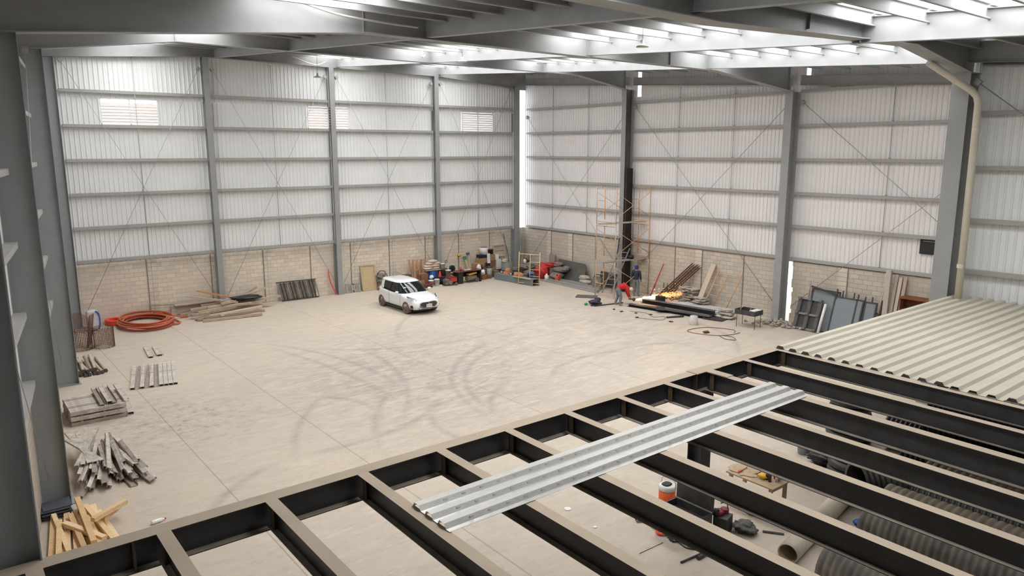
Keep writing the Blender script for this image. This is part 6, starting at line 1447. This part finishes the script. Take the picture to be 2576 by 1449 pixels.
m = MB(); m.box((-19.92, -28.58, .03), (.1, .16, .05)); tag(m.build('yellow_strap', YELLOW), 'yellow strap beside the orange rope', 'strap')
floor_cable([(-19.98, -29.2, .02), (-20.05, -29.5, .02), (-19.9, -29.75, .02), (-19.82, -29.9, .02)], .012, 'black cable running from the bundles to the dark pipes', BLACK)
for a, b, r_, lab in (((-20.58, -29.80, .03), (-19.90, -29.86, .03), .022, 'long thin dark pipe on the floor under the mezzanine'), ((-20.22, -29.93, .045), (-19.88, -29.92, .045), .045, 'short thick dark pipe beside the long thin one'), ((-19.86, -29.92, .04), (-19.78, -30.32, .04), .04, 'dark pipe lying at a right angle to the other two')):
    m = MB(); m.tube([a, b], r_, 10); tag(m.build('dark_pipe', BLACKM), lab, 'pipe')
m = MB(); m.blob((-19.86, -29.86, .09), (.07, .07, .07), 1, .1); tag(m.build('brass_fitting', YELLOW), 'small brass fitting on the dark pipes', 'fitting')
m = MB(); m.chan((-20.02, -28.12, .03), (-19.72, -28.28, .03), .12, .05); tag(m.build('grey_channel', PANEL), 'short blue-grey channel piece on the floor left of the tool chest', 'channel')
m = MB(); m.tube([(-20.95, -29.05, .008), (-20.25, -29.07, .008)], .006, 5); tag(m.build('thin_wire', CABLED), 'thin straight wire on the floor under the mezzanine', 'wire')
for k, (x, y) in enumerate(((-20.80, -26.77), (-20.90, -27.74))): m = MB(); m.cyl((x, y, 0), .08 if k == 0 else .04, .02, 16); tag(m.build('white_disc', WHITE), ('larger', 'smaller')[k] + ' white round cap lying on the floor under the joists', 'cap')
# work table
t = thing('work_table', 'chipboard work table on wooden legs under the mezzanine', 'table', (-17.37, -29.35, 0), R(0))
m = MB(); m.box((0, 0, .735), (.68, 1.2, .03)); m.build('table_top', OSB, t)
for x, y in ((-.28, .5), (.28, .5), (-.28, -.52), (.28, -.52)): m = MB(); m.box((x, y, .36), (.07, .07, .72)); m.build('leg', WOODO, t)
m = MB(); m.box((0, -.52, .67), (.56, .04, .09)); m.build('apron', WOODO, t)
m = MB(); m.blob((-17.32, -29.0, .762), (.5, .6, .02), 5, .3, 18, 8); o = m.build('sawdust', OSB); tag(o, 'scatter of sawdust on the work table', 'sawdust'); o['kind'] = 'stuff'
t = thing('hand_saw', 'hand tool with an orange grip on the work table', 'tool', (-17.45, -29.0, .79), R(20)); m = MB(); m.bar((-.12, .05, .0), (.0, .0, .0), .035, .03); m.build('grip', mat('tool_orange', (.75, .12, .05), .5), t); m = MB(); m.bar((0, 0, 0), (.25, -.05, 0), .02, .012); m.build('blade', PEWTER, t)
m = MB(); m.blob((-17.4, -29.50, .81), (.2, .22, .13), 3, .2); tag(m.build('yellow_bag', mat('bag_yellow', (.85, .55, .03), .5)), 'yellow plastic bag on the work table', 'bag')
m = MB(); m.blob((-17.36, -29.60, .82), (.13, .12, .15), 4, .2); m.blob((-17.32, -29.56, .92), (.05, .05, .14), 5, .2); tag(m.build('black_bag', BLACK), 'knotted black plastic bag beside the yellow one', 'bag')
def can(x, y, r_, h, M_, M2, label, cat='can'):
    t = thing('spray_can', label, cat, (x, y, .75)); m = MB(); m.lathe([(0, 0), (r_, 0), (r_, h * .82), (r_ * .5, h * .9), (0, h * .9)], n=14); m.build('can_body', M_, t); m = MB(); m.cyl((0, 0, h * .88), r_ * .4, h * .12, 10); m.build('cap', M2, t)
can(-17.42, -29.69, .033, .25, BLACKM, PEWTER, 'dark spray can standing beside the black bag on the table'); can(-17.3, -29.78, .03, .16, WHITE, WHITE, 'small white can on the table')
can(-17.25, -29.80, .035, .22, mat('clear_blue', (.35, .38, .5), .3), WHITE, 'clear bottle with a blue tinge on the table', 'bottle'); can(-17.15, -29.70, .075, .18, mat('tub_red', (.5, .02, .04), .5), mat('tub_yellow', (.85, .6, .1), .5), 'red tub with a yellow lid on the table', 'tub')
bucket(-13.75, -28.4, 0, .16, .3, mat('blue_grey_pail', (.35, .38, .42), .5), 'blue-grey bucket on the floor by the black bag')
m = MB(); m.blob((-14.0, -29.15, .28), (.9, .9, .56), 7, .15, 20, 14); tag(m.build('black_rubbish_bag', TARP), 'shiny black rubbish bag beside the black coils', 'bag')
m = MB(); m.blob((-16.35, -31.25, .06), (.25, .3, .12), 7, .25); tag(m.build('blue_wrapper', BLUE), 'crumpled blue wrapper at the end of the second ribbed pipe', 'wrapper')
m = MB(); m.blob((-16.5, -31.55, .14), (.2, .35, .28), 9, .2); tag(m.build('torn_card', CARD), 'torn cardboard at the end of the second ribbed pipe', 'cardboard')
